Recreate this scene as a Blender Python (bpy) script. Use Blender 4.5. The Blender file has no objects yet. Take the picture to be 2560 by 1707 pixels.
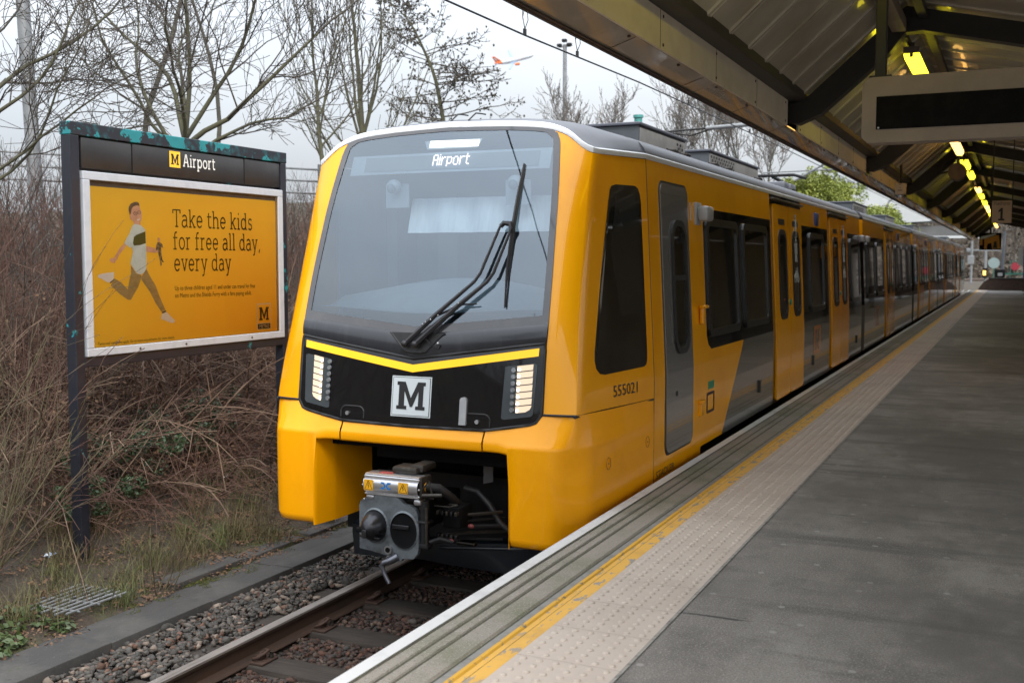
import bpy, bmesh, math, random
import numpy as np
from mathutils import Vector, Matrix
random.seed(7); rng = np.random.default_rng(7)
R = math.radians
scene = bpy.context.scene
col = scene.collection

# ------------------------------------------------------------------ camera
cd = bpy.data.cameras.new('camera'); cam = bpy.data.objects.new('camera', cd); col.objects.link(cam)
cam.location = (0, 0, 1.65)
cam.rotation_euler = (R(90 - 4.2226), 0, R(25.0917))
cd.sensor_width = 36; cd.lens = 37.617; cd.clip_start = 0.05; cd.clip_end = 3000
cd.dof.use_dof = True; cd.dof.focus_distance = 7.4; cd.dof.aperture_fstop = 3.2
scene.camera = cam
# ------------------------------------------------------------------ sky and sun (overcast)
SUN_EL, SUN_AZ = R(42), R(137)          # behind cloud, behind the camera to the right
w = bpy.data.worlds.new('World'); scene.world = w; w.use_nodes = True
nt = w.node_tree; nt.nodes.clear()
out = nt.nodes.new('ShaderNodeOutputWorld'); bg = nt.nodes.new('ShaderNodeBackground')
sky = nt.nodes.new('ShaderNodeTexSky'); sky.sky_type = 'NISHITA'; sky.sun_disc = False
sky.sun_elevation = SUN_EL; sky.sun_rotation = SUN_AZ
sky.air_density = 1.0; sky.dust_density = 4.0; sky.ozone_density = 1.0
tc = nt.nodes.new('ShaderNodeTexCoord')
mp = nt.nodes.new('ShaderNodeMapping'); mp.inputs['Scale'].default_value = (1.0, 1.0, 3.0)
nz = nt.nodes.new('ShaderNodeTexNoise'); nz.inputs['Scale'].default_value = 2.2; nz.inputs['Detail'].default_value = 5
cr = nt.nodes.new('ShaderNodeValToRGB')
cr.color_ramp.elements[0].position = 0.3; cr.color_ramp.elements[0].color = (7.0, 7.5, 8.1, 1)
cr.color_ramp.elements[1].position = 0.7; cr.color_ramp.elements[1].color = (8.4, 8.75, 9.1, 1)
mx = nt.nodes.new('ShaderNodeMix'); mx.data_type = 'RGBA'; mx.inputs['Factor'].default_value = 0.85
nt.links.new(tc.outputs['Generated'], mp.inputs['Vector']); nt.links.new(mp.outputs[0], nz.inputs['Vector'])
nt.links.new(nz.outputs['Fac'], cr.inputs[0]); nt.links.new(sky.outputs[0], mx.inputs['A']); nt.links.new(cr.outputs[0], mx.inputs['B'])
sx = nt.nodes.new('ShaderNodeSeparateXYZ'); nt.links.new(tc.outputs['Generated'], sx.inputs[0])      # overcast: twice as bright overhead as low down
mr = nt.nodes.new('ShaderNodeMapRange'); mr.inputs['From Min'].default_value = 0.0; mr.inputs['From Max'].default_value = 0.9; mr.inputs['To Min'].default_value = 0.345; mr.inputs['To Max'].default_value = 2.2
nt.links.new(sx.outputs['Z'], mr.inputs['Value'])
vm = nt.nodes.new('ShaderNodeVectorMath'); vm.operation = 'SCALE'; nt.links.new(mx.outputs['Result'], vm.inputs[0]); nt.links.new(mr.outputs[0], vm.inputs['Scale'])
nt.links.new(vm.outputs[0], bg.inputs['Color']); bg.inputs['Strength'].default_value = 0.1
nt.links.new(bg.outputs[0], out.inputs[0])
sl = bpy.data.lights.new('sun', 'SUN'); so = bpy.data.objects.new('sun', sl); col.objects.link(so)
sl.energy = 1.5; sl.angle = R(25); sl.color = (1.0, 0.96, 0.9)
sd = Vector((math.sin(SUN_AZ) * math.cos(SUN_EL), math.cos(SUN_AZ) * math.cos(SUN_EL), math.sin(SUN_EL)))
so.rotation_euler = (-sd).to_track_quat('-Z', 'Y').to_euler()
scene.view_settings.view_transform = 'Standard'; scene.view_settings.look = 'None'
scene.view_settings.exposure = 0.95; scene.view_settings.gamma = 1.0

# ------------------------------------------------------------------ materials
MATS = {}
def mat(name, color=(0.5, 0.5, 0.5), rough=0.6, metal=0.0, coat=0.0, emit=None, estr=0.0, noise=None, bump=None, spec=0.5, attr=None):
    """noise=(color2, scale, low, high[, stretch]); bump=(scale, strength)"""
    if name in MATS: return MATS[name]
    m = bpy.data.materials.new(name); m.use_nodes = True; t = m.node_tree; b = t.nodes['Principled BSDF']
    b.inputs['Base Color'].default_value = (*color, 1); b.inputs['Roughness'].default_value = rough
    b.inputs['Metallic'].default_value = metal; b.inputs['Coat Weight'].default_value = coat
    b.inputs['Coat Roughness'].default_value = 0.03; b.inputs['Specular IOR Level'].default_value = spec
    tcn = t.nodes.new('ShaderNodeTexCoord'); prev = None
    if attr:
        a = t.nodes.new('ShaderNodeAttribute'); a.attribute_name = attr; prev = a.outputs['Color']
    if noise:
        specs = noise if isinstance(noise, list) else [noise]
        for n in specs:
            mpn = t.nodes.new('ShaderNodeMapping'); st = n[4] if len(n) > 4 else (1, 1, 1)
            mpn.inputs['Scale'].default_value = st
            tx = t.nodes.new('ShaderNodeTexNoise'); tx.inputs['Scale'].default_value = n[1]; tx.inputs['Detail'].default_value = 6
            tx.inputs['Roughness'].default_value = 0.65
            rp = t.nodes.new('ShaderNodeMapRange'); rp.inputs['From Min'].default_value = n[2]; rp.inputs['From Max'].default_value = n[3]
            mm = t.nodes.new('ShaderNodeMix'); mm.data_type = 'RGBA'
            t.links.new(tcn.outputs['Object'], mpn.inputs['Vector']); t.links.new(mpn.outputs[0], tx.inputs['Vector'])
            t.links.new(tx.outputs['Fac'], rp.inputs['Value']); t.links.new(rp.outputs[0], mm.inputs['Factor'])
            if prev is None: mm.inputs['A'].default_value = (*color, 1)
            else: t.links.new(prev, mm.inputs['A'])
            mm.inputs['B'].default_value = (*n[0], 1); prev = mm.outputs['Result']
    if prev is not None: t.links.new(prev, b.inputs['Base Color'])
    if bump:
        tx = t.nodes.new('ShaderNodeTexNoise'); tx.inputs['Scale'].default_value = bump[0]; tx.inputs['Detail'].default_value = 8
        bp = t.nodes.new('ShaderNodeBump'); bp.inputs['Strength'].default_value = bump[1]; bp.inputs['Distance'].default_value = bump[2] if len(bump) > 2 else 0.01
        t.links.new(tcn.outputs['Object'], tx.inputs['Vector']); t.links.new(tx.outputs['Fac'], bp.inputs['Height'])
        t.links.new(bp.outputs[0], b.inputs['Normal'])
    if emit:
        b.inputs['Emission Color'].default_value = (*emit, 1); b.inputs['Emission Strength'].default_value = estr
    MATS[name] = m; return m
yellow = mat('train_yellow', (0.95, 0.40, 0.0), 0.26, coat=0.6, spec=0.2, noise=[((0.88, 0.345, 0.0), 1.5, 0.45, 0.7), ((0.42, 0.20, 0.02), 5.0, 0.68, 0.95, (1, 1, 0.15))])
yellow_d = mat('train_yellow_bumper', (0.95, 0.385, 0.0), 0.34, coat=0.35, spec=0.2, noise=((0.86, 0.335, 0.0), 3.0, 0.5, 0.8), bump=(260, 0.04, 0.002))
grey_p = mat('train_grey', (0.17, 0.165, 0.15), 0.25, metal=0.35, coat=0.8, noise=((0.13, 0.125, 0.115), 3, 0.5, 0.8, (1, 1, 0.3)))
door_grey = mat('door_grey', (0.30, 0.30, 0.30), 0.22, metal=0.5, coat=0.8, noise=((0.24, 0.24, 0.24), 3, 0.5, 0.8, (1, 1, 0.3)))
white_s = mat('stripe_white', (0.80, 0.82, 0.85), 0.4, coat=0.3, noise=((0.5, 0.52, 0.55), 6, 0.55, 0.8))
roof_g = mat('roof_grey', (0.075, 0.08, 0.10), 0.5, coat=0.08, noise=((0.10, 0.105, 0.12), 2.5, 0.45, 0.75))
blk = mat('gloss_black', (0.006, 0.006, 0.007), 0.05, coat=0.35, spec=0.35, noise=((0.02, 0.02, 0.02), 9, 0.6, 0.9, (1, 1, 0.2)))
cowl_m = mat('cowl_dark', (0.022, 0.024, 0.03), 0.2, coat=0.5, noise=((0.05, 0.052, 0.058), 7, 0.5, 0.85, (1, 1, 0.15)))
rub = mat('rubber', (0.015, 0.015, 0.016), 0.55, noise=((0.03, 0.03, 0.03), 12, 0.5, 0.8))
frame_m = mat('window_frame_grey', (0.028, 0.029, 0.031), 0.3, metal=0.2, coat=0.4, noise=((0.045, 0.046, 0.048), 9, 0.5, 0.8))
glass_d = mat('dark_glass', (0.012, 0.012, 0.011), 0.035, coat=1.0, spec=0.8, noise=((0.035, 0.032, 0.028), 1.1, 0.45, 0.7))
blackmat = mat('matt_black', (0.004, 0.004, 0.0045), 0.8, spec=0.15, noise=((0.008, 0.008, 0.009), 8, 0.5, 0.8))
under = mat('underframe', (0.01, 0.01, 0.011), 0.6, spec=0.3, noise=((0.022, 0.019, 0.017), 4, 0.5, 0.75))
plough_m = mat('plough_navy', (0.005, 0.009, 0.014), 0.35, coat=0.1, noise=((0.010, 0.013, 0.017), 5, 0.5, 0.8))
steel = mat('steel', (0.45, 0.45, 0.46), 0.35, metal=0.9, noise=((0.3, 0.29, 0.28), 14, 0.5, 0.8))
alu = mat('aluminium', (0.72, 0.72, 0.74), 0.28, metal=0.9, noise=((0.6, 0.6, 0.62), 18, 0.5, 0.8, (0.2, 1, 1)))
coupler_g = mat('coupler_grey', (0.15, 0.17, 0.185), 0.45, metal=0.3, noise=[((0.075, 0.082, 0.088), 9, 0.48, 0.72), ((0.07, 0.04, 0.025), 14, 0.60, 0.70)], bump=(60, 0.2))
oily = mat('oily_steel', (0.05, 0.05, 0.055), 0.3, metal=0.8, noise=((0.12, 0.11, 0.1), 12, 0.55, 0.8))
mech = mat('mechanical_brown', (0.045, 0.04, 0.034), 0.5, metal=0.6, noise=((0.09, 0.078, 0.065), 22, 0.5, 0.75))
redp = mat('red_paint', (0.35, 0.06, 0.05), 0.6, noise=((0.25, 0.05, 0.04), 20, 0.5, 0.7))
silver = mat('silver_bar', (0.42, 0.43, 0.44), 0.35, metal=0.4, noise=((0.5, 0.5, 0.5), 20, 0.5, 0.8))
white_p = mat('white_print', (0.58, 0.63, 0.645), 0.35, noise=((0.62, 0.68, 0.7), 9, 0.5, 0.8))
blk_p = mat('black_print', (0.012, 0.012, 0.013), 0.5, noise=((0.016, 0.016, 0.016), 9, 0.5, 0.8))
warm_l = mat('headlight_lit', (0.35, 0.3, 0.24), 0.3, emit=(1.0, 0.74, 0.50), estr=0.42)
warm_hot = mat('headlight_led', (0.9, 0.85, 0.75), 0.3, emit=(1.0, 0.93, 0.82), estr=1.5)
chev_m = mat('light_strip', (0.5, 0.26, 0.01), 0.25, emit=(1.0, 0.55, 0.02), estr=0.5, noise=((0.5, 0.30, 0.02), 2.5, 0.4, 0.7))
led_txt = mat('led_text', (0.8, 0.7, 0.7), 0.5, emit=(1.0, 0.82, 0.84), estr=1.4)
lamp_in = mat('cab_lamp', (0.9, 0.8, 0.7), 0.4, emit=(1.0, 0.80, 0.60), estr=1.2)
lens_m = mat('lamp_lens', (0.30, 0.32, 0.34), 0.08, metal=0.6, coat=1.0, noise=((0.6, 0.62, 0.65), 90, 0.5, 0.7))
recess_m = mat('lamp_recess', (0.045, 0.055, 0.062), 0.2, coat=0.6, noise=((0.06, 0.07, 0.078), 6, 0.4, 0.8))
cab_in = mat('cab_interior', (0.13, 0.15, 0.17), 0.7, noise=((0.10, 0.115, 0.13), 2, 0.4, 0.7))
cab_lt = mat('cab_panel', (0.30, 0.35, 0.38), 0.5, noise=((0.26, 0.30, 0.33), 3, 0.4, 0.7))
blind_m = mat('blind_fabric', (0.78, 0.82, 0.84), 0.7, noise=((0.58, 0.63, 0.66), 3.0, 0.4, 0.7, (4, 1, 0.6)))
yel_lbl = mat('label_yellow', (0.85, 0.42, 0.01), 0.4, noise=((0.7, 0.34, 0.01), 30, 0.5, 0.8))
blue_lbl = mat('label_blue', (0.01, 0.18, 0.55), 0.4, noise=((0.02, 0.2, 0.5), 30, 0.5, 0.8))
green_lbl = mat('label_green', (0.02, 0.25, 0.13), 0.4, noise=((0.03, 0.2, 0.1), 30, 0.5, 0.8))
red_l = mat('tail_light_red', (0.7, 0.02, 0.03), 0.4, emit=(1.0, 0.03, 0.06), estr=1.6)

def mk_asphalt():
    m = bpy.data.materials.new('asphalt'); m.use_nodes = True; t = m.node_tree; b = t.nodes['Principled BSDF']; N = t.nodes.new; L = t.links.new
    tcn = N('ShaderNodeTexCoord'); prev = None; b.inputs['Specular IOR Level'].default_value = 0.4
    def tex(scale, st, kind='noise', detail=6):
        mpn = N('ShaderNodeMapping'); mpn.inputs['Scale'].default_value = st; L(tcn.outputs['Object'], mpn.inputs['Vector'])
        if kind == 'noise': x = N('ShaderNodeTexNoise'); x.inputs['Detail'].default_value = detail; x.inputs['Roughness'].default_value = .68; o = x.outputs['Fac']
        else: x = N('ShaderNodeTexVoronoi'); x.voronoi_dimensions = '2D'; o = x.outputs['Distance']
        x.inputs['Scale'].default_value = scale; L(mpn.outputs[0], x.inputs['Vector']); return o
    def lay(o, lo, hi, c, amt=1.0):
        nonlocal prev
        r = N('ShaderNodeMapRange'); r.inputs['From Min'].default_value = lo; r.inputs['From Max'].default_value = hi; r.inputs['To Max'].default_value = amt; L(o, r.inputs['Value'])
        x = N('ShaderNodeMix'); x.data_type = 'RGBA'; L(r.outputs[0], x.inputs['Factor']); x.inputs['B'].default_value = (*c, 1)
        if prev is None: x.inputs['A'].default_value = (0.195, 0.18, 0.163, 1)
        else: L(prev, x.inputs['A'])
        prev = x.outputs['Result']
    lay(tex(.8, (1, .35, 1)), .46, .64, (.31, .29, .265)); lay(tex(1.1, (.35, 2.2, 1)), .52, .66, (.105, .098, .09)); lay(tex(3.0, (1, 1, 1)), .50, .68, (.125, .117, .108), .85)
    lay(tex(95, (1, 1, 1), detail=2), .53, .63, (.42, .40, .375), .5); lay(tex(120, (1.1, 1, 1), detail=2), .52, .62, (.045, .044, .042), .55)
    lay(tex(1.3, (.45, 5.0, 1)), .665, .69, (.045, .045, .046)); lay(tex(2.3, (1, 1, 1), 'v'), .045, .030, (.36, .35, .33), .7); lay(tex(.35, (.8, .5, 1)), .46, .54, (.105, .098, .09), .7)
    L(prev, b.inputs['Base Color'])
    r = N('ShaderNodeMapRange'); r.inputs['To Min'].default_value = .45; r.inputs['To Max'].default_value = .8; L(tex(1.1, (.35, 2.2, 1)), r.inputs['Value']); L(r.outputs[0], b.inputs['Roughness'])
    bp = N('ShaderNodeBump'); bp.inputs['Strength'].default_value = .5; bp.inputs['Distance'].default_value = .006; L(tex(150, (1, 1, 1), detail=3), bp.inputs['Height']); L(bp.outputs[0], b.inputs['Normal'])
    return m
asphalt = mk_asphalt()
coping = mat('coping_stone', (0.25, 0.222, 0.185), 0.85, noise=[((0.15, 0.15, 0.095), 1.6, 0.45, 0.65), ((0.33, 0.31, 0.28), 90, 0.55, 0.65), ((0.10, 0.09, 0.08), 110, 0.56, 0.66)], bump=(120, 0.5, 0.006))
moss_g = mat('mossy_groove', (0.055, 0.05, 0.038), 0.95, noise=((0.09, 0.09, 0.05), 30, 0.4, 0.7))
white_l = mat('platform_white_paint', (0.56, 0.55, 0.54), 0.75, noise=[((0.40, 0.39, 0.375), 3.5, 0.5, 0.75), ((0.22, 0.21, 0.19), 26, 0.66, 0.72, (2.5, 0.7, 1))], bump=(70, 0.15, 0.004))
yel_l = mat('platform_yellow_paint', (0.68, 0.38, 0.07), 0.75, noise=[((0.27, 0.25, 0.22), 15, 0.55, 0.585, (1.2, 0.45, 1)), ((0.55, 0.31, 0.07), 3, 0.5, 0.7)], bump=(80, 0.2, 0.004))
yel_l2 = mat('platform_yellow_ridge', (0.62, 0.33, 0.03), 0.75, noise=((0.22, 0.18, 0.12), 14, 0.58, 0.64), bump=(80, 0.3, 0.004))
yel_b = mat('platform_kerb_grey', (0.23, 0.225, 0.21), 0.8, noise=((0.16, 0.15, 0.13), 12, 0.45, 0.7), bump=(80, 0.2, 0.004))
tact = mat('tactile_buff', (0.49, 0.415, 0.355), 0.75, noise=[((0.42, 0.35, 0.295), 1.3, 0.45, 0.7), ((0.55, 0.47, 0.405), 8, 0.55, 0.8), ((0.25, 0.21, 0.18), 45, 0.68, 0.76)], bump=(160, 0.12, 0.003))
joint_m = mat('paving_joint', (0.07, 0.06, 0.05), 0.95, noise=((0.12, 0.1, 0.08), 20, 0.4, 0.7))
plat_wall = mat('platform_wall', (0.14, 0.135, 0.13), 0.85, noise=((0.07, 0.065, 0.06), 3, 0.4, 0.7))
trough_m = mat('trough_concrete', (0.045, 0.043, 0.041), 0.85, noise=[((0.078, 0.073, 0.067), 2.2, 0.46, 0.7), ((0.02, 0.02, 0.02), 24, 0.62, 0.68), ((0.13, 0.12, 0.11), 60, 0.62, 0.68), ((0.055, 0.062, 0.015), 3.0, 0.62, 0.70)], bump=(70, 0.3, 0.006))
rail_side = mat('rail_rust', (0.06, 0.032, 0.02), 0.75, noise=((0.035, 0.022, 0.016), 9, 0.4, 0.7, (1, 0.2, 1)), bump=(50, 0.2))
rail_top = mat('rail_head', (0.42, 0.38, 0.35), 0.28, metal=0.6, noise=((0.10, 0.075, 0.06), 30, 0.5, 0.8, (1, 0.05, 1)))
timber = mat('sleeper_timber', (0.032, 0.025, 0.02), 0.85, noise=[((0.065, 0.05, 0.038), 8, 0.45, 0.7, (0.4, 7, 4)), ((0.025, 0.02, 0.016), 10, 0.6, 0.7, (0.3, 9, 4))], bump=(40, 0.4))
rust = mat('clip_rust', (0.06, 0.03, 0.02), 0.8, noise=((0.05, 0.03, 0.02), 20, 0.45, 0.7), bump=(60, 0.3))
stone_m = mat('ballast_stone', attr='tint', rough=0.9, noise=((0.05, 0.045, 0.04), 35, 0.62, 0.8), bump=(90, 0.4, 0.004))
bed_m = mat('ballast_bed', (0.045, 0.037, 0.032), 0.95, noise=((0.09, 0.07, 0.06), 22, 0.45, 0.65), bump=(30, 0.8, 0.03))
earth = mat('earth', (0.046, 0.034, 0.023), 0.95, noise=[((0.045, 0.038, 0.028), 3, 0.45, 0.65), ((0.06, 0.068, 0.022), 1.1, 0.56, 0.68), ((0.10, 0.068, 0.042), 26, 0.56, 0.68)], bump=(25, 0.8, 0.04))
bark = mat('bark_grey', (0.055, 0.05, 0.04), 0.9, noise=((0.085, 0.08, 0.055), 3, 0.45, 0.7), bump=(30, 0.5))
bark_g = mat('bark_green', (0.075, 0.073, 0.04), 0.9, noise=((0.05, 0.047, 0.035), 3, 0.45, 0.7))
twig = mat('twig_dark', (0.055, 0.047, 0.04), 0.9, noise=((0.075, 0.065, 0.045), 2, 0.45, 0.7))
twig_r = mat('twig_red', (0.085, 0.04, 0.03), 0.85, noise=((0.15, 0.085, 0.06), 2.2, 0.4, 0.66))
twig_b = mat('twig_straw', (0.12, 0.068, 0.045), 0.85, noise=((0.055, 0.028, 0.02), 2.5, 0.42, 0.66))
twig_w = mat('twig_willow', (0.085, 0.07, 0.034), 0.8, noise=((0.055, 0.032, 0.025), 3, 0.45, 0.66))
leaf_d = mat('leaf_dark', (0.025, 0.055, 0.022), 0.5, noise=((0.055, 0.09, 0.035), 5, 0.45, 0.65))
leaf_y = mat('leaf_evergreen', (0.12, 0.16, 0.02), 0.55, noise=((0.24, 0.26, 0.03), 1.4, 0.4, 0.65))
leaf_ivy = mat('leaf_ivy', (0.04, 0.065, 0.02), 0.45, noise=((0.07, 0.10, 0.03), 9, 0.45, 0.65))
leaf_br = mat('leaf_litter', (0.16, 0.09, 0.05), 0.9, noise=((0.09, 0.055, 0.035), 6, 0.4, 0.7))
grass_m = mat('grass_straw', (0.12, 0.095, 0.045), 0.85, noise=((0.08, 0.10, 0.03), 0.9, 0.45, 0.6))
moss_m = mat('moss', (0.085, 0.09, 0.016), 0.95, noise=((0.05, 0.06, 0.012), 10, 0.4, 0.7), bump=(60, 0.7, 0.01))
galv = mat('galvanised', (0.24, 0.25, 0.26), 0.5, metal=0.4, noise=((0.17, 0.18, 0.185), 5, 0.45, 0.7))
navy = mat('sign_navy', (0.012, 0.014, 0.022), 0.4, coat=0.25, noise=[((0.02, 0.022, 0.03), 8, 0.5, 0.8), ((0.012, 0.19, 0.21), 4.2, 0.63, 0.645)])
teal = mat('sign_teal', (0.014, 0.20, 0.22), 0.5, noise=[((0.012, 0.014, 0.02), 4.0, 0.455, 0.465), ((0.012, 0.15, 0.17), 9, 0.5, 0.8)])
alu_w = mat('poster_case', (0.50, 0.53, 0.57), 0.45, metal=0.2, noise=((0.42, 0.45, 0.49), 10, 0.45, 0.75))
hdr = mat('sign_header_black', (0.016, 0.015, 0.015), 0.42, coat=0.1, noise=((0.028, 0.026, 0.025), 3, 0.4, 0.7), bump=(2.5, 0.1, 0.02))
poster = mat('poster_yellow', (0.97, 0.60, 0.05), 0.3, coat=0.2, noise=((0.95, 0.57, 0.05), 2, 0.4, 0.7))
prn = mat('print_brown', (0.035, 0.022, 0.012), 0.3, coat=0.6, noise=((0.04, 0.026, 0.015), 9, 0.5, 0.8))
prn_w = mat('print_white', (0.74, 0.74, 0.70), 0.3, noise=((0.68, 0.68, 0.66), 9, 0.5, 0.8))
skin = mat('print_skin', (0.72, 0.43, 0.30), 0.3, noise=((0.55, 0.30, 0.2), 14, 0.45, 0.7))
shirt_m = mat('print_shirt', (0.66, 0.78, 0.76), 0.3, noise=((0.52, 0.64, 0.63), 11, 0.45, 0.7))
olive = mat('print_olive', (0.075, 0.095, 0.028), 0.3, noise=((0.055, 0.07, 0.02), 12, 0.45, 0.7))
khaki = mat('print_khaki', (0.38, 0.29, 0.13), 0.3, noise=((0.26, 0.19, 0.08), 13, 0.45, 0.7, (1, 1, 2)))
hair_m = mat('print_hair', (0.13, 0.09, 0.065), 0.3, noise=((0.22, 0.17, 0.13), 20, 0.45, 0.7))
camo = mat('print_camo', (0.26, 0.2, 0.12), 0.3, noise=((0.05, 0.05, 0.03), 45, 0.48, 0.54))
pst_back = mat('poster_backing', (0.09, 0.08, 0.075), 0.6, noise=((0.12, 0.11, 0.1), 9, 0.45, 0.7))
can_dark = mat('canopy_dark', (0.018, 0.017, 0.017), 0.5, noise=((0.028, 0.025, 0.022), 3, 0.45, 0.7))
can_pale = mat('canopy_pale', (0.70, 0.62, 0.50), 0.6, noise=[((0.60, 0.53, 0.42), 3, 0.45, 0.7), ((0.12, 0.08, 0.05), 22, 0.72, 0.76)], bump=(9, 0.1, 0.01))
can_soff = mat('canopy_soffit', (0.40, 0.35, 0.28), 0.22, coat=1.0, spec=0.8, noise=[((0.46, 0.40, 0.32), 2.3, 0.5, 0.58), ((0.16, 0.12, 0.08), 5, 0.70, 0.74)])
can_sheet = mat('canopy_sheeting', (0.46, 0.42, 0.34), 0.28, coat=0.35, noise=((0.33, 0.29, 0.22), 1.6, 0.4, 0.65))
edge_brown = mat('canopy_edge', (0.05, 0.03, 0.02), 0.7, noise=((0.10, 0.06, 0.04), 8, 0.45, 0.7))
trunk_m = mat('trunking', (0.20, 0.155, 0.12), 0.6, noise=((0.14, 0.10, 0.08), 5, 0.45, 0.7))
sgn_c = mat('info_casing', (0.30, 0.245, 0.20), 0.45, noise=((0.25, 0.205, 0.165), 4, 0.45, 0.7))
scr = mat('info_screen', (0.004, 0.004, 0.0045), 0.6, spec=0.1, noise=((0.01, 0.01, 0.01), 9, 0.45, 0.7))
plat_sg = mat('platform_sign', (0.42, 0.33, 0.24), 0.5, noise=((0.36, 0.28, 0.2), 4, 0.45, 0.7))
tube_y = mat('light_yellowgreen', (0.8, 0.8, 0.2), 0.4, emit=(1.0, 0.84, 0.03), estr=2.2)
tube_o = mat('light_warm', (0.8, 0.6, 0.3), 0.4, emit=(1.0, 0.56, 0.14), estr=2.2)
fit_m = mat('light_body', (0.13, 0.11, 0.09), 0.6, noise=((0.1, 0.08, 0.07), 8, 0.45, 0.7))
wire_m = mat('wire', (0.02, 0.02, 0.022), 0.5, metal=0.5, noise=((0.04, 0.035, 0.03), 9, 0.45, 0.7))
ins_t = mat('insulator_teal', (0.06, 0.26, 0.24), 0.4, noise=((0.05, 0.2, 0.19), 9, 0.45, 0.7))
conc = mat('pale_concrete', (0.50, 0.52, 0.53), 0.8, noise=((0.40, 0.42, 0.42), 0.5, 0.4, 0.65))
brick = mat('dark_brick', (0.10, 0.065, 0.05), 0.85, noise=((0.06, 0.045, 0.04), 6, 0.4, 0.7))
plane_w = mat('plane_white', (0.50, 0.53, 0.57), 0.4, noise=((0.68, 0.71, 0.75), 0.3, 0.4, 0.7))
plane_o = mat('plane_orange', (0.80, 0.20, 0.07), 0.4, noise=((0.76, 0.18, 0.06), 0.3, 0.4, 0.7))
plane_b = mat('plane_grey', (0.20, 0.27, 0.37), 0.4, noise=((0.26, 0.33, 0.42), 0.3, 0.4, 0.7))
green_p = mat('green_paint', (0.02, 0.12, 0.09), 0.5, noise=((0.02, 0.09, 0.07), 5, 0.4, 0.7))
bluep = mat('blue_paint', (0.05, 0.07, 0.2), 0.5, noise=((0.06, 0.09, 0.25), 5, 0.4, 0.7))
orange_d = mat('monitor_orange', (0.62, 0.26, 0.02), 0.5, noise=((0.5, 0.2, 0.02), 5, 0.4, 0.7))
litter_b = mat('litter_blue', (0.25, 0.38, 0.62), 0.4, noise=((0.6, 0.65, 0.7), 18, 0.45, 0.6))
litter_w = mat('litter_white', (0.66, 0.68, 0.70), 0.4, noise=((0.5, 0.52, 0.55), 18, 0.45, 0.6))
camera_g = mat('camera_grey', (0.36, 0.37, 0.38), 0.4, coat=0.3, noise=((0.3, 0.31, 0.32), 9, 0.45, 0.7))
def mkglass():
    m = bpy.data.materials.new('windscreen_glass'); m.use_nodes = True; t = m.node_tree; t.nodes.clear()
    o = t.nodes.new('ShaderNodeOutputMaterial'); g = t.nodes.new('ShaderNodeBsdfGlossy'); tr = t.nodes.new('ShaderNodeBsdfTransparent')
    mixn = t.nodes.new('ShaderNodeMixShader'); fr = t.nodes.new('ShaderNodeFresnel'); fr.inputs['IOR'].default_value = 1.5
    ad = t.nodes.new('ShaderNodeMath'); ad.operation = 'ADD'; ad.inputs[1].default_value = 0.13
    g.inputs['Roughness'].default_value = 0.02; g.inputs['Color'].default_value = (0.80, 0.90, 1.0, 1); tr.inputs['Color'].default_value = (0.68, 0.78, 0.84, 1)
    t.links.new(fr.outputs[0], ad.inputs[0]); t.links.new(ad.outputs[0], mixn.inputs[0])
    t.links.new(tr.outputs[0], mixn.inputs[1]); t.links.new(g.outputs[0], mixn.inputs[2]); t.links.new(mixn.outputs[0], o.inputs[0])
    return m
glass_w = mkglass()

# ------------------------------------------------------------------ builders
def wloc(o):
    p = Vector((0, 0, 0))
    while o is not None: p = p + Vector(o.location); o = o.parent
    return p
def link(name, me, mats, parent=None, smooth=None, loc=None):
    """verts come in world coordinates; the object gets its origin at its parent's base (or at loc)"""
    base = wloc(parent) if parent is not None else Vector(loc or (0, 0, 0))
    if base.length > 1e-9: me.transform(Matrix.Translation(-base))
    for m in (mats if isinstance(mats, (list, tuple)) else [mats]): me.materials.append(m)
    if smooth is not None and len(me.polygons):
        me.polygons.foreach_set('use_smooth', [True] * len(me.polygons))
        if smooth < 180: me.set_sharp_from_angle(angle=R(smooth))
    me.update()
    o = bpy.data.objects.new(name, me); col.objects.link(o)
    if parent is not None: o.parent = parent
    elif loc: o.location = loc
    return o
def wn(o):
    m = o.modifiers.new('weighted_normals', 'WEIGHTED_NORMAL'); m.keep_sharp = True; m.weight = 60; return o
def tag(o, label=None, cat=None, group=None, kind=None):
    if label: o['label'] = label
    if cat: o['category'] = cat
    if group: o['group'] = group
    if kind: o['kind'] = kind
    return o
def thing(name, label, cat, loc=(0, 0, 0), group=None):
    o = bpy.data.objects.new(name, None); o.empty_display_size = 0.2; col.objects.link(o); o.location = loc
    return tag(o, label, cat, group)
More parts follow.
